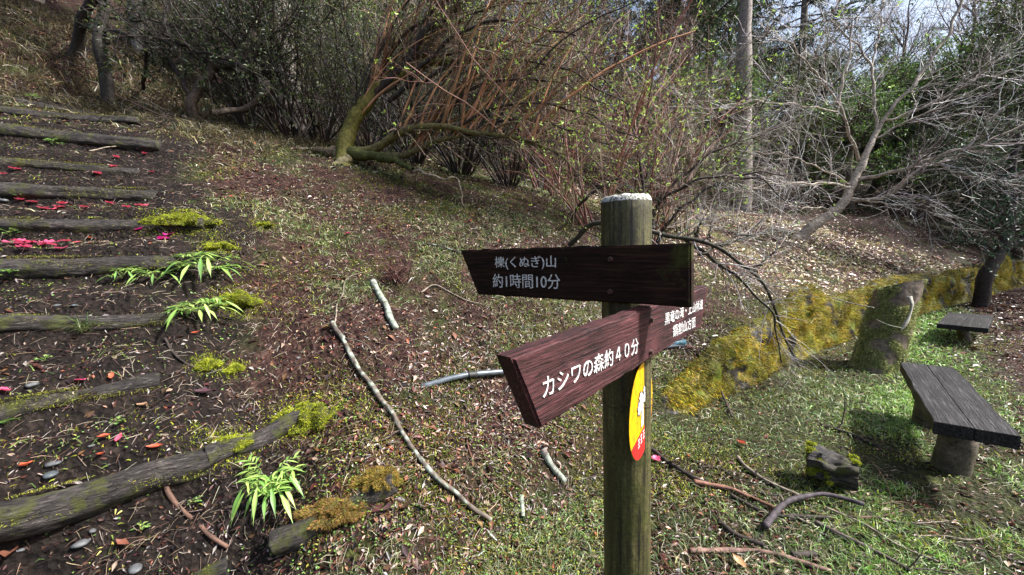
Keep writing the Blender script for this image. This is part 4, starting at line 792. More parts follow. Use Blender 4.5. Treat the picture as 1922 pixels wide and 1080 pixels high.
# ---------------- loose branches on the ground ----------------
def stick(pts, r0, r1, label, col, twigs=0, lichen=0.0, lift=0.01, group='fallen sticks and branches', m=36, name='fallen_branch'):
    w3 = [G(x, y) + [0, 0, lift] if len(p) == 2 else P(*p) for p in pts for x, y in [p[:2]]]
    c = resample(w3, m); Ls = np.linalg.norm(np.diff(c, axis=0), axis=1).sum(); c += np.array([[hum((i / m * Ls * 5, k * 5, r0 * 77), 1) for k in range(3)] for i in range(m)]) * 0.018 * min(1, Ls / 0.8); rr = np.linspace(r0, r1, m) * (1 + 0.25 * np.array([hum((i / m * Ls * 12, r0 * 99, r1 * 50), 1) for i in range(m)])); a = Acc(); V, Fq = tubes(c[None], rr[None], 9, True)
    cl = np.tile(np.array(col, float), (len(V), 1)) * rng.uniform(0.8, 1.2, (len(V), 1))
    if lichen: k = np.array([hum(v, 28) for v in V]) + 0.4 * rng.random(len(V)) > (0.55 - lichen); cl[k] = np.array([0.24, 0.27, 0.22])
    a.add(V, Fq, cl)
    if twigs:
        q = rng.integers(3, m - 1, twigs); s = c[q]; T = nrm(c[np.minimum(q + 1, m - 1)] - c[q - 1]); d = nrm(T + 0.9 * randdir(twigs) + [0, 0, 0.2])
        Pt, Rd = growl(s, d, rng.uniform(0.1, 0.35, twigs), rr[q] * 0.45, 6, 0.15, (0, 0, -0.05)); V, Fq = tubes(Pt, Rd, 5); a.add(V, Fq, np.array(col) * 0.9)
    return tag(a.build(name, M_BARK, origin=w3[0]), label, 'branch', group)
def growl(s, d, L, r, n_seg, wander, trop, taper=0.35):
    Nn = len(s); Pt = np.empty((Nn, n_seg + 1, 3)); Pt[:, 0] = s; d = nrm(d); step = (L / n_seg)[:, None]; trop = np.array(trop)
    for i in range(n_seg):
        Pt[:, i + 1] = Pt[:, i] + d * step; d = nrm(d + wander * rng.normal(size=d.shape) + trop)
    Rd = r[:, None] * np.linspace(1, taper, n_seg + 1)[None]; return Pt, Rd
def children(Pt, Rd, k, t0, t1, ang, lens, rk, jit=0.3):
    """k children on each branch; ang (lo,hi) degrees off the parent"""
    Nn, m, _ = Pt.shape; t = rng.uniform(t0, t1, (Nn, k)) * (m - 1); i = np.minimum(t.astype(int), m - 2); f = (t - i)[..., None]; n_i = np.arange(Nn)[:, None]
    s = Pt[n_i, i] * (1 - f) + Pt[n_i, i + 1] * f; T = nrm(Pt[n_i, i + 1] - Pt[n_i, i]); r = Rd[n_i, i] * (1 - f[..., 0]) + Rd[n_i, i + 1] * f[..., 0]
    s = s.reshape(-1, 3); T = T.reshape(-1, 3); r = r.reshape(-1); pr_ = nrm(np.cross(T, rng.normal(size=T.shape))); a = np.radians(rng.uniform(ang[0], ang[1], len(s)))[:, None]
    return s, T * np.cos(a) + pr_ * np.sin(a), rng.uniform(lens[0], lens[1], len(s)), np.maximum(r * rk, 0.0007)
BR = (0.09, 0.05, 0.035); DK = (0.035, 0.026, 0.022); PL = (0.19, 0.155, 0.12)
stick([(625, 612), (650, 660), (700, 735), (745, 800), (775, 850), (815, 905), (860, 945), (920, 990)], 0.016, 0.011, 'long pale lichen spotted branch running down the bank left of the signpost', (0.10, 0.08, 0.065), 3, 0.20, 0.025, m=90)
stick([(700, 535), (722, 575), (742, 622)], 0.028, 0.024, 'thick short stick crusted with pale green lichen on the upper bank', (0.12, 0.11, 0.08), 0, 0.75, 0.02)
stick([(1018, 850), (1038, 885), (1060, 912)], 0.022, 0.018, 'short lichen crusted stick just left of the post', (0.12, 0.10, 0.09), 0, 0.6, 0.02)
stick([(978, 935), (982, 975)], 0.014, 0.010, 'small chip of lichen covered wood below the lichen crusted stick', (0.15, 0.14, 0.12), 0, 0.9, 0.015)
stick([(628, 612), (640, 560), (655, 525), (690, 512)], 0.006, 0.003, 'thin curved pale twig rising above the long lichen spotted branch', PL, 0, 0, 0.01)
stick([(322, 868), (316, 925), (345, 962), (385, 1005), (432, 1035)], 0.010, 0.008, 'forked brown stick lying below the cut end of the thick grey step', BR, 0, 0, 0.012)
stick([(1205, 832), (1250, 870), (1300, 902), (1340, 920)], 0.013, 0.012, 'straight dark branch starting behind the round plate', DK, 2, 0, 0.02)
stick([(1302, 910), (1370, 925), (1420, 945), (1470, 968)], 0.013, 0.009, 'reddish brown branch continuing the dark one behind the plate', (0.18, 0.09, 0.06), 1, 0, 0.02)
stick([(1370, 935), (1440, 968), (1500, 975), (1555, 977)], 0.010, 0.008, 'dark thin branch crossing under the bowed branch', DK, 1, 0, 0.015)
stick([(1432, 1003), (1465, 970), (1500, 950), (1540, 942), (1580, 952), (1620, 962)], 0.017, 0.010, 'dark bowed branch arched over the other sticks in the grass', (0.05, 0.04, 0.045), 0, 0, 0.045)
stick([(1385, 862), (1405, 885), (1450, 912), (1510, 940)], 0.011, 0.008, 'pale bare branch left of the rotten log', PL, 2, 0, 0.015)
stick([(1350, 985), (1385, 1012), (1435, 1030)], 0.013, 0.011, 'short thick dark stick with a reddish broken end', DK, 0, 0, 0.015)
stick([(1295, 1040), (1380, 1037), (1440, 1042), (1500, 1058), (1560, 1080)], 0.011, 0.010, 'long reddish branch lying along the bottom edge', (0.17, 0.10, 0.08), 1, 0, 0.012)
stick([(1485, 1045), (1530, 1045)], 0.016, 0.014, 'stubby dark stick above the long reddish branch', DK, 0, 0, 0.01)
stick([(1530, 985), (1600, 1020), (1660, 1050), (1710, 1078)], 0.010, 0.009, 'dark branch running to the lower right through the grass', (0.08, 0.06, 0.055), 3, 0, 0.015)
stick([(1550, 960), (1620, 990), (1690, 1030), (1760, 1060)], 0.006, 0.004, 'thin pale twig above the dark branch in the lower right grass', PL, 2, 0, 0.015)
stick([(1310, 670), (1340, 715), (1362, 760), (1375, 790)], 0.013, 0.009, 'dark branch leaning down over the mossy bank behind the round plate', DK, 2, 0, 0.03)
stick([(870, 790), (880, 840), (905, 890), (945, 930), (975, 955)], 0.004, 0.003, 'thin reddish vine curving down the bank between the long branch and the post', (0.16, 0.07, 0.05), 0, 0, 0.012)
stick([(790, 555), (820, 540), (870, 565), (905, 575)], 0.007, 0.004, 'pale twig on the bank left of the upper board', PL, 1, 0, 0.012)
stick([(800, 462), (830, 468), (868, 480)], 0.010, 0.010, 'dark stick whose end touches the tip of the upper board', DK, 0, 0.1, 0.02)
stick([(168, 291), (225, 285), (262, 291)], 0.006, 0.004, 'pale twig lying on the upper steps beside the red petals', PL, 0, 0, 0.03)
stick([(310, 640), (325, 665), (360, 690), (400, 700)], 0.007, 0.004, 'dark curved root end sticking out below the half buried step', DK, 0, 0, 0.01)
stick([(560, 283), (600, 282), (632, 278)], 0.02, 0.015, 'pale stick lying at the foot of the arching mossy tree', PL, 0, 0, 0.02)
stick([(1540, 800), (1600, 820), (1650, 842)], 0.012, 0.01, 'dark low branch in the grass between the rotten log and the bench', DK, 1, 0, 0.01)
for k in range(16):
    x0, y0 = rng.uniform(1240, 1840), rng.uniform(800, 1060); L_ = rng.uniform(60, 170); a_ = rng.uniform(-0.2, 0.8)
    if x0 > 1480 and y0 < 920: y0 += 130
    stick([(x0 + L_ * t * math.cos(a_) , y0 + L_ * t * math.sin(a_) * 0.6 + rng.uniform(-8, 8)) for t in (0, 0.33, 0.66, 1)], rng.uniform(0.003, 0.006), 0.002, 'thin bare twig lying in the grass right of the post', [DK, BR, PL][k % 3], int(rng.integers(1, 4)), 0, 0.008, group='thin twigs in the grass right of the post', m=24, name='fallen_twig')
# ---------------- trees and shrubs ----------------
class Tree:
    def __init__(s, name, base, label, cat='tree', group=None):
        s.root = empty(name, tuple(base), label, cat, group); s.b = Acc(); s.t = Acc(); s.l = Acc()
    def limb(s, pts, r0, r1, col, sides=10, m=40, wob=0.02, power=1.0):
        c = resample(pts, m); w_ = np.array([[hum((i * 0.23, r0 * 100, k * 7), 1.0) for k in range(3)] for i in range(m)]); w_[0] = 0; c = c + w_ * wob
        rr = (r0 + (r1 - r0) * np.linspace(0, 1, m) ** power) * (1 + 0.06 * rng.normal(size=m)); V, Fq = tubes(c[None], rr[None], sides); s.b.add(V, Fq, col); return c[None], rr[None]
    def add(s, Pt, Rd, col, sides=4, var=0.25):
        V, Fq = tubes(Pt, Rd, sides); Nn = len(Pt); c = pick([col] if np.ndim(col[0]) == 0 else col, Nn, var); s.t.add(V, Fq, np.repeat(c, Pt.shape[1] * sides, axis=0))
    def leaves(s, Pt, k, ln, wr, pal, t0=0.2, spread=0.02, var=0.3):
        st_, d, _, _ = children(Pt, np.full(Pt.shape[:2], 0.001), k, t0, 1.0, (20, 80), (1, 1), 1); nn = len(st_)
        l_ = rng.uniform(ln[0], ln[1], nn); s.l.add(*leaf_quads(st_ + randdir(nn) * spread, d, nrm(randdir(nn) + [0, 0, 0.9]), l_, l_ * wr, pick(pal, nn, var)))
    def done(s, bark=None):
        if s.b.V: s.b.build('trunk', M_BARK, parent=s.root)
        if s.t.V: s.t.build('branches', M_TWIG, parent=s.root)
        if s.l.V: s.l.build('foliage', M_LEAF, parent=s.root)
        return s.root
def copy_tree(root, loc, rot, scale, label=None, group=None):
    r = root.copy(); C.objects.link(r); r.location = loc; r.rotation_euler = (0, 0, rot); r.scale = (scale,) * 3
    if label: r['label'] = label
    if group: r['group'] = group
    for ch in list(root.children):
        c = ch.copy(); C.objects.link(c); c.parent = r
    return r
MOSSY = (0.11, 0.10, 0.02); MOSSB = (0.07, 0.055, 0.03)
# --- arching mossy tree on the crest
tb = G(640, 305); T = Tree('arching_tree', tb, 'mossy many stemmed tree arching from the crest of the bank with orange shoots')
D = 5.5
A_, Ar = T.limb([tb - [0, 0, 0.1], P(652, 258, D), P(680, 200, D), P(722, 158, D), P(795, 120, D - .1), P(850, 116, D - .2)], 0.125, 0.05, MOSSY)
A2, A2r = T.limb([P(700, 178, D), P(760, 120, D - .1), P(800, 60, D - .2), P(860, 10, D - .3), P(900, -60, D - .3)], 0.06, 0.025, DK)
B_, Br = T.limb([P(655, 285, D), P(700, 280, D - .1), P(760, 245, D - .3), P(820, 238, D - .5), P(900, 250, D - .6), P(980, 262, D - .8), P(1060, 290, D - .9)], 0.06, 0.014, (0.13, 0.11, 0.04))
B2, B2r = T.limb([P(690, 290, D), P(760, 292, D - .2), P(810, 268, D - .4), P(870, 255, D - .5)], 0.055, 0.02, (0.12, 0.10, 0.04))
C_, Cr = T.limb([P(640, 290, D), P(700, 292, D - .1), P(740, 302, D - .25), P(775, 318, D - .4)], 0.10, 0.03, (0.06, 0.065, 0.015), wob=0.05)
T.limb([P(765, 314, D - .36), P(800, 328, D - .5), P(835, 336, D - .6), P(858, 333, D - .6), P(862, 350, D - .6), P(873, 388, D - .7)], 0.022, 0.006, (0.22, 0.18, 0.13), 7, 40, 0.05)
T.limb([P(590, 280, D + .1), P(640, 290, D)], 0.03, 0.09, (0.16, 0.12, 0.07))
T.limb([P(655, 296, D - .1), P(600, 330, D - .35), P(570, 350, D - .6)], 0.07, 0.015, (0.2, 0.17, 0.09))
arch = []
for pts, r0, r1 in [([P(730, 190, D), P(800, 120, D - .3), P(880, 50, D - .6), P(980, 42, D - .8), P(1080, 75, D - 1)], 0.03, 0.01), ([P(760, 165, D), P(850, 120, D - .3), P(960, 112, D - .5), P(1080, 140, D - .7), P(1180, 200, D - .8)], 0.025, 0.008),
                    ([P(800, 240, D - .4), P(880, 170, D - .5), P(960, 150, D - .7), P(1060, 160, D - .8), P(1150, 205, D - .9)], 0.025, 0.007), ([P(840, 240, D - .5), P(920, 205, D - .7), P(1000, 195, D - .8), P(1100, 215, D - 1), P(1200, 265, D - 1.1)], 0.022, 0.006),
                    ([P(870, 255, D - .5), P(960, 225, D - .6), P(1060, 240, D - .7), P(1150, 280, D - .9)], 0.02, 0.006), ([P(900, 255, D - .6), P(1000, 270, D - .8), P(1100, 330, D - 1), P(1130, 380, D - 1.1)], 0.016, 0.005),
                    ([P(700, 190, D), P(740, 90, D - .1), P(840, 0, D - .3), P(960, -50, D - .5)], 0.028, 0.012), ([P(690, 200, D), P(700, 120, D + .1), P(720, 30, D + .1), P(740, -60, D + .1)], 0.024, 0.010),
                    ([P(640, 60, D + .4), P(655, -40, D + .4)], 0.02, 0.016), ([P(720, 175, D), P(820, 70, D - .2), P(930, 10, D - .5), P(1050, 0, D - .7)], 0.024, 0.009), ([P(760, 130, D), P(900, 90, D - .4), P(1010, 80, D - .6), P(1130, 110, D - .8)], 0.018, 0.007)]:
    arch.append(T.limb(pts, r0, r1, DK if rng.random() < 0.6 else MOSSB, 6, 30, 0.06))
# orange-brown shoots
ns = 105; t_ = rng.uniform(0.25, 0.98, ns); src = [A_, B_, B2, A2]; S_ = np.array([src[rng.choice(4, p=[.45, .3, .15, .1])][0][int(q * 38)] for q in t_])
d = np.stack([rng.uniform(0.15, 0.95, ns), rng.uniform(-0.25, 0.3, ns), np.ones(ns)], -1); Lh = rng.uniform(0.8, 2.4, ns)
Pt, Rd = growl(S_, d, Lh, rng.uniform(0.007, 0.024, ns), 14, 0.06, (0.03, 0, -0.012), 0.4)
T.add(Pt, Rd, [(0.36, 0.17, 0.07), (0.16, 0.09, 0.05), (0.08, 0.07, 0.03), (0.46, 0.25, 0.12), (0.03, 0.025, 0.018), (0.28, 0.14, 0.06)], 6)
P2, R2 = growl(*children(Pt, Rd, 4, 0.4, 1, (15, 50), (0.3, 1.0), 0.45)[:4], 7, 0.08, (0.03, 0, -0.02)); T.add(P2, R2, [(0.12, 0.07, 0.045), (0.18, 0.12, 0.07)], 4)
P3, R3 = growl(*children(P2, R2, 3, 0.2, 1, (20, 60), (0.15, 0.5), 0.6)[:4], 5, 0.1, (0, 0, -0.03)); T.add(P3, R3, [(0.13, 0.08, 0.05), (0.2, 0.15, 0.1)], 3)
for Pt_, Rd_ in arch + [(B_, Br), (A2, A2r)]:
    p1, r1 = growl(*children(Pt_, Rd_, 26, 0.2, 1, (15, 60), (0.3, 1.0), 0.4)[:4], 7, 0.10, (0.03, 0, -0.03)); T.add(p1, r1, [(0.12, 0.085, 0.05), (0.08, 0.06, 0.04), (0.2, 0.14, 0.08)], 4)
    p2, r2 = growl(*children(p1, r1, 5, 0.2, 1, (20, 70), (0.12, 0.45), 0.6)[:4], 5, 0.12, (0, 0, -0.03)); T.add(p2, r2, [(0.16, 0.11, 0.08), (0.25, 0.19, 0.13)], 3)
    T.leaves(p2, 2, (0.025, 0.055), 0.3, [(0.36, 0.52, 0.10), (0.26, 0.42, 0.07)], 0.7)
T.done()
print('arching done')
# --- generic bushes -------------------------------------------------
def bush(name, h, spread, n_stem, leaf_pal, stem_col, label, group, leafsize=(0.03, 0.055), k1=5, k2=5, kl=5, lift=0.35, r0=0.022, wr=0.4, cat='shrub', lean=(0, 0, 0)):
    T = Tree(name, (0, 0, 0), label, cat, group); az = rng.uniform(0, 6.283, n_stem); sp_ = rng.uniform(0.15, 1, n_stem) * spread
    d = np.stack([np.cos(az) * sp_, np.sin(az) * sp_, np.full(n_stem, 1.0)], -1) + np.array(lean); s = np.stack([np.cos(az) * 0.12 * sp_, np.sin(az) * 0.12 * sp_, np.full(n_stem, -0.15)], -1)
    Pt, Rd = growl(s, d, rng.uniform(0.7, 1.1, n_stem) * h, rng.uniform(0.6, 1.1, n_stem) * r0, 12, 0.16, (0, 0, 0.05), 0.35); T.add(Pt, Rd, stem_col, 6)
    p1, r1 = growl(*children(Pt, Rd, k1, lift, 1, (15, 55), (h * 0.18, h * 0.4), 0.55)[:4], 7, 0.14, (0, 0, 0.03)); T.add(p1, r1, stem_col, 4)
    p2, r2 = growl(*children(p1, r1, k2, 0.2, 1, (20, 60), (h * 0.06, h * 0.18), 0.6)[:4], 5, 0.15, (0, 0, 0.03)); T.add(p2, r2, stem_col, 3)
    if kl: T.leaves(p2, kl, leafsize, wr, leaf_pal, 0.2, 0.03)
    return T, p2, r2
DKG = [(0.03, 0.05, 0.018), (0.045, 0.07, 0.02), (0.08, 0.10, 0.03), (0.02, 0.035, 0.015)]
OLG = [(0.10, 0.12, 0.03), (0.06, 0.09, 0.025), (0.16, 0.17, 0.05), (0.04, 0.06, 0.02)]
hed = []
for v in range(3):
    T, p2, r2 = bush('evergreen_shrub', 3.0, 0.95, 26, DKG if v < 2 else OLG, [(0.03, 0.024, 0.02), (0.05, 0.035, 0.028)], 'x', 'dark stemmed shrubs forming the hedge on the crest', kl=7, k1=7, k2=5, lift=0.22, r0=0.019)
    hed.append(T.done())
hpos = [(470, 262, 6.6, 1, .9, 'evergreen shrub at the left end of the dark hedge, right of the twisted trunk'), (545, 285, 6.9, 0, 1.05, 'olive leaved shrub of the hedge just left of the arching tree'), (600, 290, 7.4, 2, 1.15, 'tall olive shrub directly behind the foot of the arching tree'),
        (690, 285, 7.2, 2, .95, 'shrub of the hedge behind the mossy trunk'), (780, 330, 7.0, 1, .95, 'dark shrub behind the orange shoots, third from its right end'), (865, 348, 6.8, 0, .95, 'thick dark shrub clump above the dead root end'), (955, 362, 6.4, 1, .85, 'right end shrub of the dark hedge with a gap of pale ground beside it'),
        (740, 270, 9.5, 0, 1.15, 'shrub in the second row behind the orange shoots'), (620, 240, 9.5, 2, 1.25, 'shrub in the second row left of the mossy trunk'), (500, 215, 9.0, 1, 1.2, 'shrub in the second row above the left end of the hedge'), (860, 300, 9.8, 2, 1.15, 'shrub in the second row above the thick clump'), (1010, 350, 9.0, 2, 1.0, 'olive shrub in the second row near the red twigs')]
first = {}
for i, (x, y, d_, v, s_, lab) in enumerate(hpos):
    p = P(x, y, d_); p[2] = HZ(p[0], p[1]) + 0.05
    if v not in first: first[v] = 1; r = hed[v]; r.location = p; r.scale = (s_,) * 3; r.rotation_euler = (0, 0, i * 1.1); r['label'] = lab
    else: copy_tree(hed[v], p, i * 1.7, s_, lab)
# --- reddish twiggy shrubs in the centre
RT = [(0.22, 0.085, 0.065), (0.12, 0.05, 0.04), (0.30, 0.17, 0.13), (0.26, 0.12, 0.08)]
def twiggy(x, y, d_, h, spread, n_stem, label, cols=RT, bud=1, lean=(0, 0, 0), k=(6, 6, 4), lp=((0.42, 0.66, 0.10), (0.34, 0.54, 0.08), (0.52, 0.70, 0.14)), name='twiggy_shrub', share=0.75):
    base = P(x, y, d_); base[2] = HZ(base[0], base[1]); T = Tree(name, base, label, 'shrub', 'bare twiggy shrubs behind the signpost'); az = rng.uniform(0, 6.283, n_stem); sp_ = rng.uniform(0.1, 1, n_stem) * spread
    d = np.stack([np.cos(az) * sp_, np.sin(az) * sp_ * 0.7, np.ones(n_stem)], -1) + np.array(lean); s = base + np.stack([np.cos(az) * 0.1, np.sin(az) * 0.1, np.full(n_stem, -0.1)], -1)
    Pt, Rd = growl(s, d, rng.uniform(0.6, 1.1, n_stem) * h, rng.uniform(0.008, 0.018, n_stem), 12, 0.09, (0, 0, -0.01), 0.35); T.add(Pt, Rd, cols, 5)
    p1, r1 = growl(*children(Pt, Rd, k[0], 0.12, 1, (15, 60), (h * 0.15, h * 0.45), 0.5)[:4], 8, 0.13, (0, 0, -0.015)); T.add(p1, r1, cols, 4)
    p2, r2 = growl(*children(p1, r1, k[1], 0.1, 1, (20, 75), (0.15, 0.6), 0.6)[:4], 6, 0.16, (0, 0, -0.01)); T.add(p2, r2, cols, 3)
    p3, r3 = growl(*children(p2, r2, k[2], 0.1, 1, (20, 75), (0.06, 0.25), 0.7)[:4], 3, 0.16, (0, 0, 0)); T.add(p3, r3, cols, 3)
    if bud:
        q = p2[rng.random(len(p2)) < share]; q = q[np.array([hum(v, 1.6) for v in q[:, -1]]) > -0.05] if len(q) else q
        if len(q):
            c = np.repeat(q[:, -1], 6, axis=0); nn = len(c); l_ = rng.uniform(0.02, 0.052, nn); T.l.add(*leaf_quads(c, nrm(randdir(nn) + [0, 0, 0.6]), randdir(nn), l_, l_ * 0.3, pick(lp, nn)))
    return T.done()
twiggy(1120, 430, 5.3, 3.6, 0.55, 14, 'dense shrub of reddish twigs rising directly behind the top of the post', lean=(-0.1, 0, 0))
twiggy(1210, 440, 5.6, 3.6, 0.5, 14, 'dense reddish shrub just right of the top of the post, with fresh green buds', lean=(0.1, 0, 0))
twiggy(1050, 400, 6.2, 3.6, 0.6, 12, 'reddish shrub between the hedge and the post, with pale leaf buds')
twiggy(1290, 430, 6.6, 3.6, 0.6, 12, 'olive twigged shrub right of the reddish ones, under the tall cedar', cols=[(0.16, 0.13, 0.08), (0.10, 0.075, 0.05), (0.25, 0.2, 0.15)], lean=(0.1, 0, 0), share=0.8)
twiggy(1370, 405, 9.5, 3.0, 0.7, 5, 'greyish twigged shrub half way between the post and the pale bare tree', cols=[(0.25, 0.2, 0.16), (0.14, 0.1, 0.08), (0.35, 0.3, 0.25)], share=0.35)
twiggy(1020, 330, 4.9 + 2, 4.2, 0.8, 10, 'tall loose shrub whose twigs arch over the hedge', lean=(0.2, 0, 0), share=0.3)
# arching branches of the shrub to the right + dark stem leaning left of the post
b0 = P(1215, 440, 5.4); b0[2] = HZ(b0[0], b0[1]); T = Tree('arching_shrub', b0, 'shrub right of the post with long dark branches arching to the right', 'shrub')
for pts in ([b0, P(1225, 400, 5.3), P(1290, 345, 5.1), P(1380, 328, 5.0), P(1500, 326, 5.0)], [b0, P(1240, 380, 5.4), P(1330, 290, 5.3), P(1450, 245, 5.3), P(1520, 200, 5.4)], [b0, P(1215, 330, 5.5), P(1290, 210, 5.6), P(1360, 130, 5.7), P(1410, 60, 5.8)], [b0, P(1200, 300, 5.3), P(1160, 180, 5.2), P(1080, 90, 5.1), P(1020, 20, 5.0)], [b0, P(1280, 390, 5.2), P(1360, 340, 5.1), P(1430, 340, 5.0), P(1480, 380, 4.9)]):
    l_, lr = T.limb(pts, 0.028, 0.007, DK, 7, 36, 0.05); p1, r1 = growl(*children(l_, lr, 22, 0.15, 1, (20, 70), (0.25, 1.1), 0.4)[:4], 7, 0.13, (0.02, 0, -0.01)); T.add(p1, r1, [(0.1, 0.075, 0.055), (0.24, 0.2, 0.16)], 4)
    p2, r2 = growl(*children(p1, r1, 6, 0.1, 1, (20, 70), (0.1, 0.45), 0.6)[:4], 5, 0.15, (0, 0, 0)); T.add(p2, r2, [(0.16, 0.12, 0.09), (0.3, 0.26, 0.22)], 3)
    q = p2[rng.random(len(p2)) < 0.25]; c = np.repeat(q[:, -1], 4, axis=0); nn = len(c); l2 = rng.uniform(0.02, 0.04, nn); T.l.add(*leaf_quads(c, nrm(randdir(nn) + [0, 0, 0.6]), randdir(nn), l2, l2 * 0.3, pick([(0.30, 0.45, 0.09)], nn)))
T.done()
T = Tree('sapling', G(1068, 415), 'dark bare sapling leaning to the right just left of the post top')
g0 = G(1068, 415); l_, lr = T.limb([g0 - [0, 0, .05], P(1090, 382, 4.9), P(1130, 350, 4.8), P(1165, 335, 4.7)], 0.022, 0.012, DK); p1, r1 = growl(*children(l_, lr, 14, 0.3, 1, (20, 60), (0.3, 0.8), 0.4)[:4], 6, 0.12, (0, 0, 0.02)); T.add(p1, r1, DK, 4)
p1, r1 = growl(g0 + rng.normal(size=(9, 3)) * [0.12, 0.1, 0], nrm(np.array([0, 0, 1.0]) + 0.3 * randdir(9)), rng.uniform(0.5, 1.3, 9), np.full(9, 0.004), 6, 0.06, (0, 0, 0)); T.add(p1, r1, BR, 4); T.done()
# --- fallen mossy branch with bare twigs behind the boards
f0 = P(1068, 425, 4.6); f0 = np.array([f0[0], f0[1], HZ(f0[0], f0[1]) + 0.05]); T = Tree('dead_branch', f0, 'big fallen dead branch with bare twigs spreading right of the boards', 'branch')
W_ = [(0.30, 0.29, 0.27), (0.18, 0.15, 0.13), (0.42, 0.40, 0.37)]
for pts, r0, r1 in [([f0, P(1110, 422, 4.4), P(1180, 428, 4.2), P(1260, 442, 4.0), P(1330, 458, 3.9), P(1380, 485, 3.8), P(1420, 520, 3.75), P(1455, 580, 3.75), P(1475, 640, 3.75), P(1500, 690, 3.8)], 0.030, 0.008), ([P(1280, 445, 4.0), P(1325, 478, 3.9), P(1370, 510, 3.8), P(1410, 545, 3.7), P(1450, 590, 3.65), P(1465, 680, 3.7)], 0.018, 0.006),
                    ([P(1310, 478, 3.85), P(1350, 462, 3.9), P(1400, 445, 4.0), P(1430, 415, 4.1), P(1470, 380, 4.2)], 0.014, 0.005), ([P(1345, 465, 3.9), P(1400, 440, 3.95), P(1470, 450, 4.0), P(1560, 500, 4.1)], 0.011, 0.004), ([P(1410, 510, 3.8), P(1470, 460, 3.9)], 0.012, 0.006), ([P(1290, 442, 4.0), P(1330, 410, 4.1), P(1400, 350, 4.3)], 0.010, 0.004), ([P(1330, 455, 3.95), P(1335, 415, 3.95)], 0.008, 0.005), ([P(1305, 445, 4.0), P(1318, 410, 4.0)], 0.010, 0.006)]:
    l_, lr = T.limb(pts, r0, r1, (0.035, 0.032, 0.02), 8, 40, 0.03); kk = 26 if r0 > 0.012 else 12
    p1, r1_ = growl(*children(l_, lr, kk, 0.25, 1, (20, 75), (0.15, 0.6), 0.35)[:4], 7, 0.14, (0.03, -0.01, -0.03)); T.add(p1, r1_, W_, 4)
    p2, r2_ = growl(*children(p1, r1_, 5, 0.1, 1, (20, 70), (0.06, 0.28), 0.6)[:4], 5, 0.14, (0, 0, -0.03)); T.add(p2, r2_, W_, 3)
T.done()
print('centre done')
# --- big pale bare tree at the right
tb = P(1490, 445, 8.6); tb[2] = HZ(tb[0], tb[1]); D = 8.4
T = Tree('bare_tree', tb, 'large pale bare tree spreading fine white twigs over the right half')
GB = (0.34, 0.29, 0.23)
limbs = [([tb - [0, 0, .1], P(1540, 415, D + .1), P(1580, 385, D), P(1603, 340, D), P(1625, 290, D), P(1648, 245, D)], 0.12, 0.05),
    ([P(1648, 245, D), P(1670, 210, D - .1), P(1720, 150, D - .2), P(1780, 60, D - .3), P(1830, -60, D - .4)], 0.055, 0.02), ([P(1645, 250, D), P(1640, 190, D + .1), P(1632, 120, D + .2), P(1600, 80, D + .4), P(1560, 40, D + .5)], 0.045, 0.016),
    ([P(1635, 130, D + .2), P(1650, 60, D + .3), P(1660, -40, D + .3)], 0.03, 0.012), ([P(1612, 300, D), P(1590, 240, D - .2), P(1575, 185, D - .3), P(1590, 120, D - .3), P(1600, 30, D - .3)], 0.045, 0.014), ([P(1580, 200, D - .3), P(1540, 150, D - .4), P(1490, 90, D - .5), P(1440, 50, D - .6)], 0.028, 0.010),
    ([P(1603, 340, D), P(1670, 325, D - .4), P(1740, 300, D - .8), P(1830, 275, D - 1.2), P(1925, 235, D - 1.5), P(2000, 215, D - 1.7)], 0.055, 0.014), ([P(1740, 300, D - .8), P(1800, 325, D - 1.0), P(1860, 340, D - 1.2), P(1930, 350, D - 1.4)], 0.025, 0.008),
    ([P(1592, 375, D), P(1650, 372, D - .3), P(1690, 350, D - .6), P(1730, 315, D - .8), P(1810, 290, D - 1.0)], 0.05, 0.012), ([P(1600, 375, D), P(1680, 385, D - .6), P(1740, 395, D - .9)], 0.025, 0.006),
    ([P(1600, 350, D), P(1540, 345, D - .2), P(1460, 345, D - .4), P(1380, 360, D - .6)], 0.04, 0.010), ([P(1600, 345, D), P(1545, 320, D - .2), P(1470, 290, D - .5), P(1400, 285, D - .7)], 0.03, 0.008), ([P(1660, 225, D), P(1740, 200, D - .3), P(1840, 140, D - .6), P(1930, 60, D - .8)], 0.035, 0.010), ([P(1640, 260, D), P(1700, 230, D - .3), P(1790, 190, D - .6), P(1900, 130, D - .9)], 0.03, 0.009),
    ([P(1570, 210, D - .3), P(1510, 200, D - .6), P(1430, 190, D - .8), P(1350, 200, D - 1)], 0.022, 0.007), ([P(1560, 390, D + .1), P(1500, 390, D - .3), P(1440, 370, D - .7)], 0.03, 0.006)]
PW = [(0.50, 0.47, 0.45), (0.10, 0.08, 0.07), (0.66, 0.64, 0.62), (0.06, 0.045, 0.04), (0.28, 0.24, 0.22)]
for pts, r0, r1 in limbs:
    if r0 < 0.1: r0 *= 0.72
    l_, lr = T.limb(pts, r0, r1, GB, 10 if r0 > .04 else 7, 40, 0.06)
    if r0 > 0.1: continue
    p1, r1_ = growl(*children(l_, lr, 16, 0.2, 1, (20, 60), (0.4, 1.3), 0.4)[:4], 8, 0.10, (0.02, -0.01, 0.01)); T.add(p1, r1_, PW, 4)
    p2, r2_ = growl(*children(p1, r1_, 6, 0.1, 1, (20, 60), (0.2, 0.7), 0.55)[:4], 6, 0.12, (0, 0, 0.0)); r2_ = np.maximum(r2_, 0.0022); T.add(p2, np.maximum(r2_, 0.003), PW, 3)
    p3, r3_ = growl(*children(p2, r2_, 2, 0.1, 1, (20, 60), (0.1, 0.35), 0.7)[:4], 3, 0.12, (0, 0, 0.0)); r3_ = np.maximum(r3_, 0.0018); T.add(p3, r3_, PW, 3)
T.done()
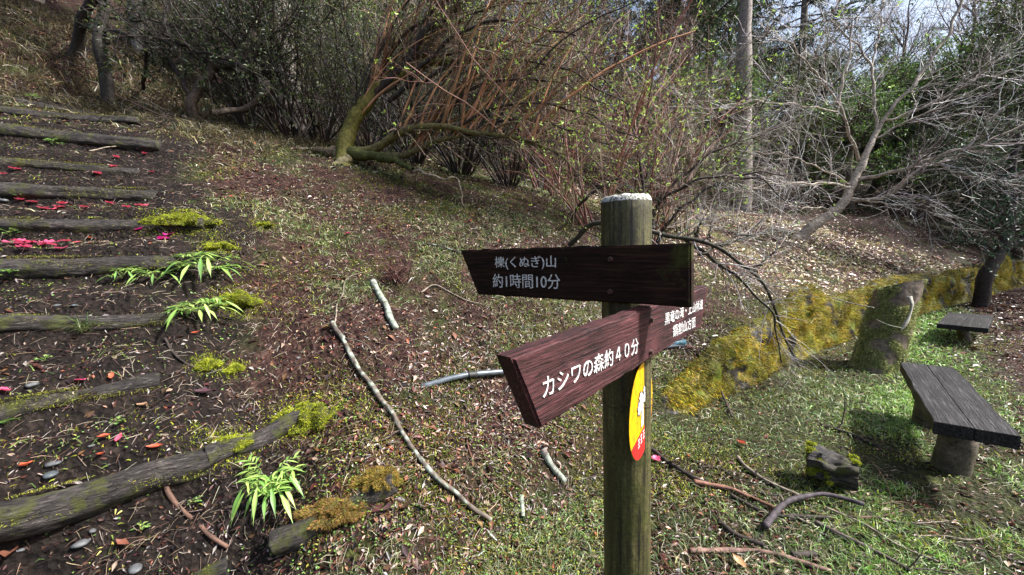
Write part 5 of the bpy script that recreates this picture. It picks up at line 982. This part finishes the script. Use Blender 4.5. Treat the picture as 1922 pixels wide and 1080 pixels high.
# second bare crown above centre right
twiggy(1460, 400, 11.5, 6.4, 0.4, 6, 'tall pale grey twigged shrub whose crown crosses the cedar trunk', cols=PW, bud=0, k=(6, 6, 3))
# --- twisted dark tree at the upper left
tb = P(195, 130, 6.2); tb[2] = HZ(tb[0], tb[1]); D = 6.2
T = Tree('twisted_tree', tb, 'dark twisted tree standing above the stairs at the upper left')
g1 = G(128, 102); dg = float(ray(961, 540) @ (g1 - CAM)) / float(ray(961, 540) @ ray(961, 540)); L1 = [([tb - [0, 0, .1], P(192, 90, D), P(190, 40, D), P(200, -60, D), P(230, -260, D), P(200, -420, D)], 0.09, 0.03), ([g1 - [0, 0, .1], P(152, 62, dg - .1), P(165, 10, dg - .3), P(205, -50, dg - .5), P(150, -220, D), P(50, -330, D)], 0.085, 0.03), ([P(157, 50, dg - .12), P(220, 60, D - .1), P(290, 72, D - .3), P(360, 100, D - .4), P(420, 120, D - .4), P(500, 130, D - .4)], 0.04, 0.012),
      ([P(162, 28, dg - .2), P(240, 40, D - .2), P(320, 45, D - .3), P(420, 80, D - .4)], 0.025, 0.008)]  # first two limbs extended above view, leafed to shade the slope
for pts, r0, r1 in L1:
    l_, lr = T.limb(pts, r0, r1, (0.03, 0.025, 0.02), 9, 36, 0.08); p1, r1_ = growl(*children(l_, lr, 14, 0.3, 1, (25, 70), (0.4, 1.4), 0.35)[:4], 8, 0.15, (0.02, 0, 0)); T.add(p1, r1_, DK, 4); p2, r2_ = growl(*children(p1, r1_, 5, 0.2, 1, (20, 60), (0.2, 0.6), 0.55)[:4], 5, 0.15, (0, 0, 0)); T.add(p2, r2_, DK, 3); T.leaves(p2, 9, (0.05, 0.09), 0.4, DKG)
T.done()
tb = P(365, 215, 6.0); tb[2] = HZ(tb[0], tb[1]); D = 5.9
T = Tree('crooked_tree', tb, 'crooked tree with a pale kinked trunk at the left end of the crest')
for pts, r0, r1 in [([tb - [0, 0, .1], P(360, 195, D), P(375, 165, D), P(410, 125, D), P(450, 110, D), P(480, 60, D), P(500, -30, D)], 0.08, 0.03), ([P(358, 200, D), P(345, 150, D), P(310, 100, D), P(303, 60, D), P(320, 0, D), P(330, -50, D)], 0.04, 0.02), ([P(400, 212, D - .2), P(450, 205, D), P(490, 185, D), P(500, 160, D), P(465, 110, D), P(455, 50, D), P(450, -30, D)], 0.05, 0.02),
                    ([tb, P(345, 225, D - .2), P(350, 245, D - .4)], 0.05, 0.02), ([P(303, 70, D), P(370, 95, D - .2), P(430, 112, D - .3), P(500, 150, D - .4)], 0.03, 0.01), ([P(455, 105, D), P(520, 60, D + .1), P(590, 10, D + .2)], 0.025, 0.01), ([G(268, 168) - [0, 0, .05], P(275, 90, D), P(270, 0, D)], 0.03, 0.02)]:
    l_, lr = T.limb(pts, r0, r1, (0.08, 0.06, 0.045) if r0 > 0.04 else DK, 9, 40, 0.06); p1, r1_ = growl(*children(l_, lr, 14, 0.35, 1, (25, 70), (0.3, 1.2), 0.4)[:4], 8, 0.15, (0.01, 0, 0.0)); T.add(p1, r1_, DK, 4); p2, r2_ = growl(*children(p1, r1_, 6, 0.2, 1, (20, 60), (0.2, 0.6), 0.55)[:4], 5, 0.15, (0, 0, 0)); T.add(p2, r2_, DK, 3)
    if pts[-1][2] > 3.5: T.leaves(p2, 5, (0.035, 0.06), 0.35, DKG)
T.done()
# --- dark evergreen at the right edge
tb = P(1838, 572, 7.6); tb[2] = HZ(tb[0], tb[1]); D = 7.5
T = Tree('holly_tree', tb, 'dark evergreen tree with bluish leaves and slanting trunk at the right edge')
for pts, r0, r1 in [([tb - [0, 0, .1], P(1850, 520, D), P(1878, 470, D), P(1895, 420, D), P(1900, 350, D), P(1905, 250, D)], 0.13, 0.05), ([P(1870, 480, D), P(1915, 450, D), P(1960, 400, D)], 0.06, 0.03), ([P(1895, 420, D), P(1850, 360, D), P(1835, 300, D)], 0.04, 0.02), ([P(1880, 465, D), P(1860, 440, D - .3), P(1860, 430, D - .5)], 0.03, 0.01)]:
    l_, lr = T.limb(pts, r0, r1, DK, 9, 30, 0.04); p1, r1_ = growl(*children(l_, lr, 26, 0.45, 1, (30, 80), (0.4, 1.1), 0.35)[:4], 7, 0.12, (0, 0, 0.02)); T.add(p1, r1_, DK, 4); p2, r2_ = growl(*children(p1, r1_, 6, 0.2, 1, (20, 60), (0.15, 0.4), 0.55)[:4], 4, 0.12, (0, 0, 0.02)); T.add(p2, r2_, DK, 3); T.leaves(p2, 7, (0.04, 0.075), 0.45, [(0.035, 0.075, 0.04), (0.06, 0.11, 0.06), (0.02, 0.045, 0.025)])
T.done()
# ---------------- background wood ----------------
def cedar(seed, h=14, r=0.25, label='x'):
    T = Tree('cedar_tree', (0, 0, 0), label, 'tree', 'tall conifers in the background wood'); T.limb([(0, 0, -0.4), (0.05, 0, h * 0.5), (0, 0, h)], r * 1.2, 0.03, (0.24, 0.205, 0.18), 10, 30, 0.05)
    n_ = 70; z = rng.uniform(0.42, 0.99, n_) ** 0.9 * h; az = rng.uniform(0, 6.283, n_); s = np.stack([np.zeros(n_), np.zeros(n_), z], -1); d = np.stack([np.cos(az), np.sin(az), rng.uniform(-0.1, 0.35, n_)], -1)
    L = (1.05 - z / h) * h * 0.30 + 0.5; Pt, Rd = growl(s, d, L, np.full(n_, 0.035), 9, 0.06, (0, 0, -0.05)); T.add(Pt, Rd, (0.08, 0.06, 0.05), 4)
    p1, r1 = growl(*children(Pt, Rd, 10, 0.15, 1, (25, 65), (0.3, 0.9), 0.5)[:4], 4, 0.12, (0, 0, -0.08)); T.add(p1, r1, (0.08, 0.06, 0.05), 3); T.leaves(p1, 16, (0.10, 0.22), 0.22, [(0.02, 0.045, 0.018), (0.035, 0.065, 0.022), (0.05, 0.085, 0.03)], 0.1, 0.05)
    return T
def broad(seed, h, pal, name='evergreen_tree', group='evergreen trees of the background wood', kl=8, ls=(0.08, 0.15), dens=1.0):
    T = Tree(name, (0, 0, 0), 'x', 'tree', group); T.limb([(0, 0, -0.3), (0.1, 0, h * 0.35), (0, 0.1, h * 0.8)], 0.14, 0.05, (0.10, 0.08, 0.06), 9, 24, 0.2)
    n_ = 26; z = rng.uniform(0.08, 0.8, n_) * h; az = rng.uniform(0, 6.283, n_); s = np.stack([np.zeros(n_), np.zeros(n_), z], -1); d = np.stack([np.cos(az), np.sin(az), rng.uniform(0.2, 1.2, n_)], -1)
    Pt, Rd = growl(s, d, rng.uniform(0.25, 0.45, n_) * h, np.full(n_, 0.04), 9, 0.10, (0, 0, 0.0)); T.add(Pt, Rd, (0.08, 0.06, 0.05), 4)
    p1, r1 = growl(*children(Pt, Rd, 10, 0.2, 1, (25, 65), (h * 0.08, h * 0.2), 0.5)[:4], 5, 0.12, (0, 0, 0.02)); T.add(p1, r1, (0.08, 0.06, 0.05), 3)
    p2, r2 = growl(*children(p1, r1, 4, 0.2, 1, (25, 65), (h * 0.03, h * 0.08), 0.5)[:4], 3, 0.12, (0, 0, 0.02)); T.add(p2, r2, (0.08, 0.06, 0.05), 3)
    T.leaves(p2, kl, ls, 0.42, pal, 0.1, 0.08); return T
def bare(seed, h):
    T = Tree('leafless_tree', (0, 0, 0), 'x', 'tree', 'tall leafless trees against the sky'); l_, lr = T.limb([(0, 0, -0.3), (0.2, 0, h * 0.5), (0, 0.2, h)], 0.15, 0.02, (0.12, 0.10, 0.09), 9, 30, 0.25)
    p1, r1 = growl(*children(l_, lr, 40, 0.25, 1, (25, 55), (h * 0.12, h * 0.3), 0.5)[:4], 9, 0.09, (0, 0, 0.05)); T.add(p1, r1, (0.14, 0.11, 0.10), 4)
    p2, r2 = growl(*children(p1, r1, 8, 0.2, 1, (20, 55), (h * 0.05, h * 0.13), 0.5)[:4], 6, 0.1, (0, 0, 0.04)); T.add(p2, np.maximum(r2, 0.006), (0.16, 0.12, 0.11), 3); p3, r3 = growl(*children(p2, r2, 5, 0.2, 1, (20, 55), (h * 0.02, h * 0.06), 0.6)[:4], 4, 0.1, (0, 0, 0.04)); T.add(p3, np.maximum(r3, 0.005), (0.18, 0.14, 0.12), 3)
    return T
GRN = [(0.08, 0.17, 0.03), (0.13, 0.25, 0.05), (0.04, 0.08, 0.02), (0.19, 0.30, 0.06)]
protos = {'c0': cedar(1).done(), 'c1': cedar(2, 12, 0.2).done(), 'g0': broad(1, 4.5, GRN, 'leafy_bush', 'green bushes beyond the bare tree', ls=(0.06, 0.11)).done(), 'g1': broad(2, 5.0, OLG, 'leafy_bush', 'green bushes beyond the bare tree', ls=(0.06, 0.11)).done(), 'g2': broad(3, 4.0, DKG, 'leafy_bush', 'green bushes beyond the bare tree', ls=(0.06, 0.11)).done(),
          'e0': broad(4, 9, DKG).done(), 'e1': broad(5, 10, OLG).done(), 'b0': bare(1, 11).done(), 'b1': bare(2, 9).done()}
used = set()
def plant(v, x, d_, s_, label):
    p = P(x, 300, d_); z = HZ(p[0], p[1]); loc = (p[0], p[1], z - 0.1); rot = rng.uniform(0, 6.28)
    if v not in used: used.add(v); r = protos[v]; r.location = loc; r.scale = (s_,) * 3; r.rotation_euler = (0, 0, rot); r['label'] = label; return r
    return copy_tree(protos[v], loc, rot, s_, label)
for v, x, d_, s_, lab in [('c0', 1394, 12.5, 1.0, 'tall cedar with a pale straight trunk above the top of the post'), ('c1', 1330, 19, 1.1, 'dark cedar just left of the pale cedar trunk'), ('c1', 330, 15, 0.8, 'cedar above the crooked tree at the upper left'), ('c0', 240, 17, 0.7, 'cedar with a pale trunk at the upper left behind the twisted tree'), ('c0', 20, 8.5, 0.7, 'thick pale trunk in the upper left corner'), ('c1', 430, 20, 0.9, 'cedar at the back between the crooked tree and the hedge'),
                          ('g0', 1640, 15, 1.0, 'bright green bush behind the trunk of the pale bare tree'), ('g1', 1760, 14, 1.1, 'olive bush right of the pale bare tree'), ('g0', 1860, 13, 1.15, 'bright green bush at the right edge above the bluish evergreen'), ('g2', 1560, 16, 1.0, 'dark green bush left of the pale bare tree trunk'), ('g2', 1700, 12.5, 0.75, 'low dark bush in the shade under the pale bare tree'), ('g1', 1480, 17, 1.1, 'olive bush right of the cedar trunk'), ('g2', 1930, 10.5, 0.95, 'dark bush cut by the right edge'), ('g2', 1800, 12.5, 0.6, 'low dark bush on the shaded slope at the right'), ('g0', 1250, 14, 1.0, 'green bush seen through the reddish twigs'), ('g1', 1150, 15, 1.1, 'olive bush seen through the reddish twigs'), ('g1', 960, 15, 1.0, 'olive bush far behind the dark hedge'), ('g0', 700, 14, 1.0, 'bright green bush above the mossy trunk at the top'),
                          ('g1', 560, 12, 0.9, 'olive bush behind the left part of the hedge'), ('g2', 420, 13, 1.0, 'dark bush behind the crooked tree'), ('g1', 820, 13, 1.05, 'olive bush behind the orange shoots'), ('g2', 640, 16, 1.1, 'dark bush far behind the mossy trunk'), ('g2', 1060, 14, 1.0, 'dark bush right behind the reddish twigs'), ('g0', 1350, 13, 0.9, 'green bush at the foot of the pale cedar'), ('g2', 1420, 19, 1.1, 'dark bush behind the cedar foot'), ('g2', 900, 19, 1.2, 'dark bush farthest behind the hedge'),
                          ('c1', 300, 8.6, 1.0, 'cedar added behind the crooked tree, its crown above the picture shading the slope'), ('c1', 105, 9.5, 1.05, 'cedar added left of the twisted tree to shade the slope'), ('c0', 555, 8.4, 0.95, 'cedar added behind the hedge to shade the upper left slope'), ('c1', 1500, 16.5, 1.0, 'dark cedar right of the pale cedar trunk'), ('c1', 1290, 15, 0.9, 'dark cedar behind the reddish shrubs'),  # first three cedars added for the shade of their unseen crowns
                          ('e1', 625, 9.6, 0.75, 'olive evergreen tree rising directly behind the hedge'), ('e0', 500, 9.2, 0.7, 'dark evergreen tree rising behind the left end of the hedge'),  # foliage behind the hedge, added tall so the crowns shade the upper left
                          ('e0', 2060, 11, 0.9, 'evergreen tree added beyond the right edge to shade the far slope'), ('e0', 2140, 8.6, 0.85, 'nearer evergreen tree added beyond the right edge for shade'), ('e1', 1990, 14, 0.9, 'evergreen tree at the right edge behind the bluish one'),  # first two evergreens added past the edge to shade the far slope
                          ('g0', 1600, 12.5, 0.8, 'bright green bush close behind the pale bare trunk'), ('g0', 1780, 16, 1.3, 'large bright green bush under the tallest leafless tree'), ('g1', 1540, 14, 1.0, 'olive bush left of the pale bare crown'),
                          ('b0', 1795, 20, 1.05, 'tall leafless tree standing out against the sky at the top right'), ('b1', 1860, 17, 0.95, 'leafless tree at the upper right beside the tallest one'), ('b1', 1690, 19, 0.95, 'slender leafless tree behind the crown of the pale bare tree'), ('b0', 1900, 13, 0.9, 'reddish leafless tree in the upper right corner'), ('b1', 780, 16, 0.9, 'leafless tree rising far behind the orange shoots'), ('b0', 1050, 17, 0.9, 'leafless tree rising far behind the reddish twigs')]:
    plant(v, x, d_, s_, lab)
k = 0
for x in np.linspace(-150, 2080, 26):
    for d_, vs in ((21, ('g2', 'e0')), (27, ('e0', 'e1')), (34, ('e0', 'c1'))):
        k += 1; v = vs[k % 2]; xx = x + rng.uniform(-35, 35); s_ = rng.uniform(0.9, 1.25)
        if xx > 1440: s_ *= 0.72
        if xx > 1640: s_ *= 0.85
        r = plant(v, xx, d_ * rng.uniform(0.93, 1.07), s_, {'g': 'low dark bush in the thick wood on the far slope', 'e': 'dark evergreen tree in the thick wood on the far slope', 'c': 'dark conifer in the thick wood on the far slope'}[v[0]])
        r['group'] = {'g': 'far low bushes of the wood', 'e': 'far evergreen trees of the wood', 'c': 'far conifers of the wood'}[v[0]]
for kk in protos:
    if kk not in used: bpy.data.objects.remove(protos[kk])
print('verts total', sum(len(m.vertices) for m in bpy.data.meshes))
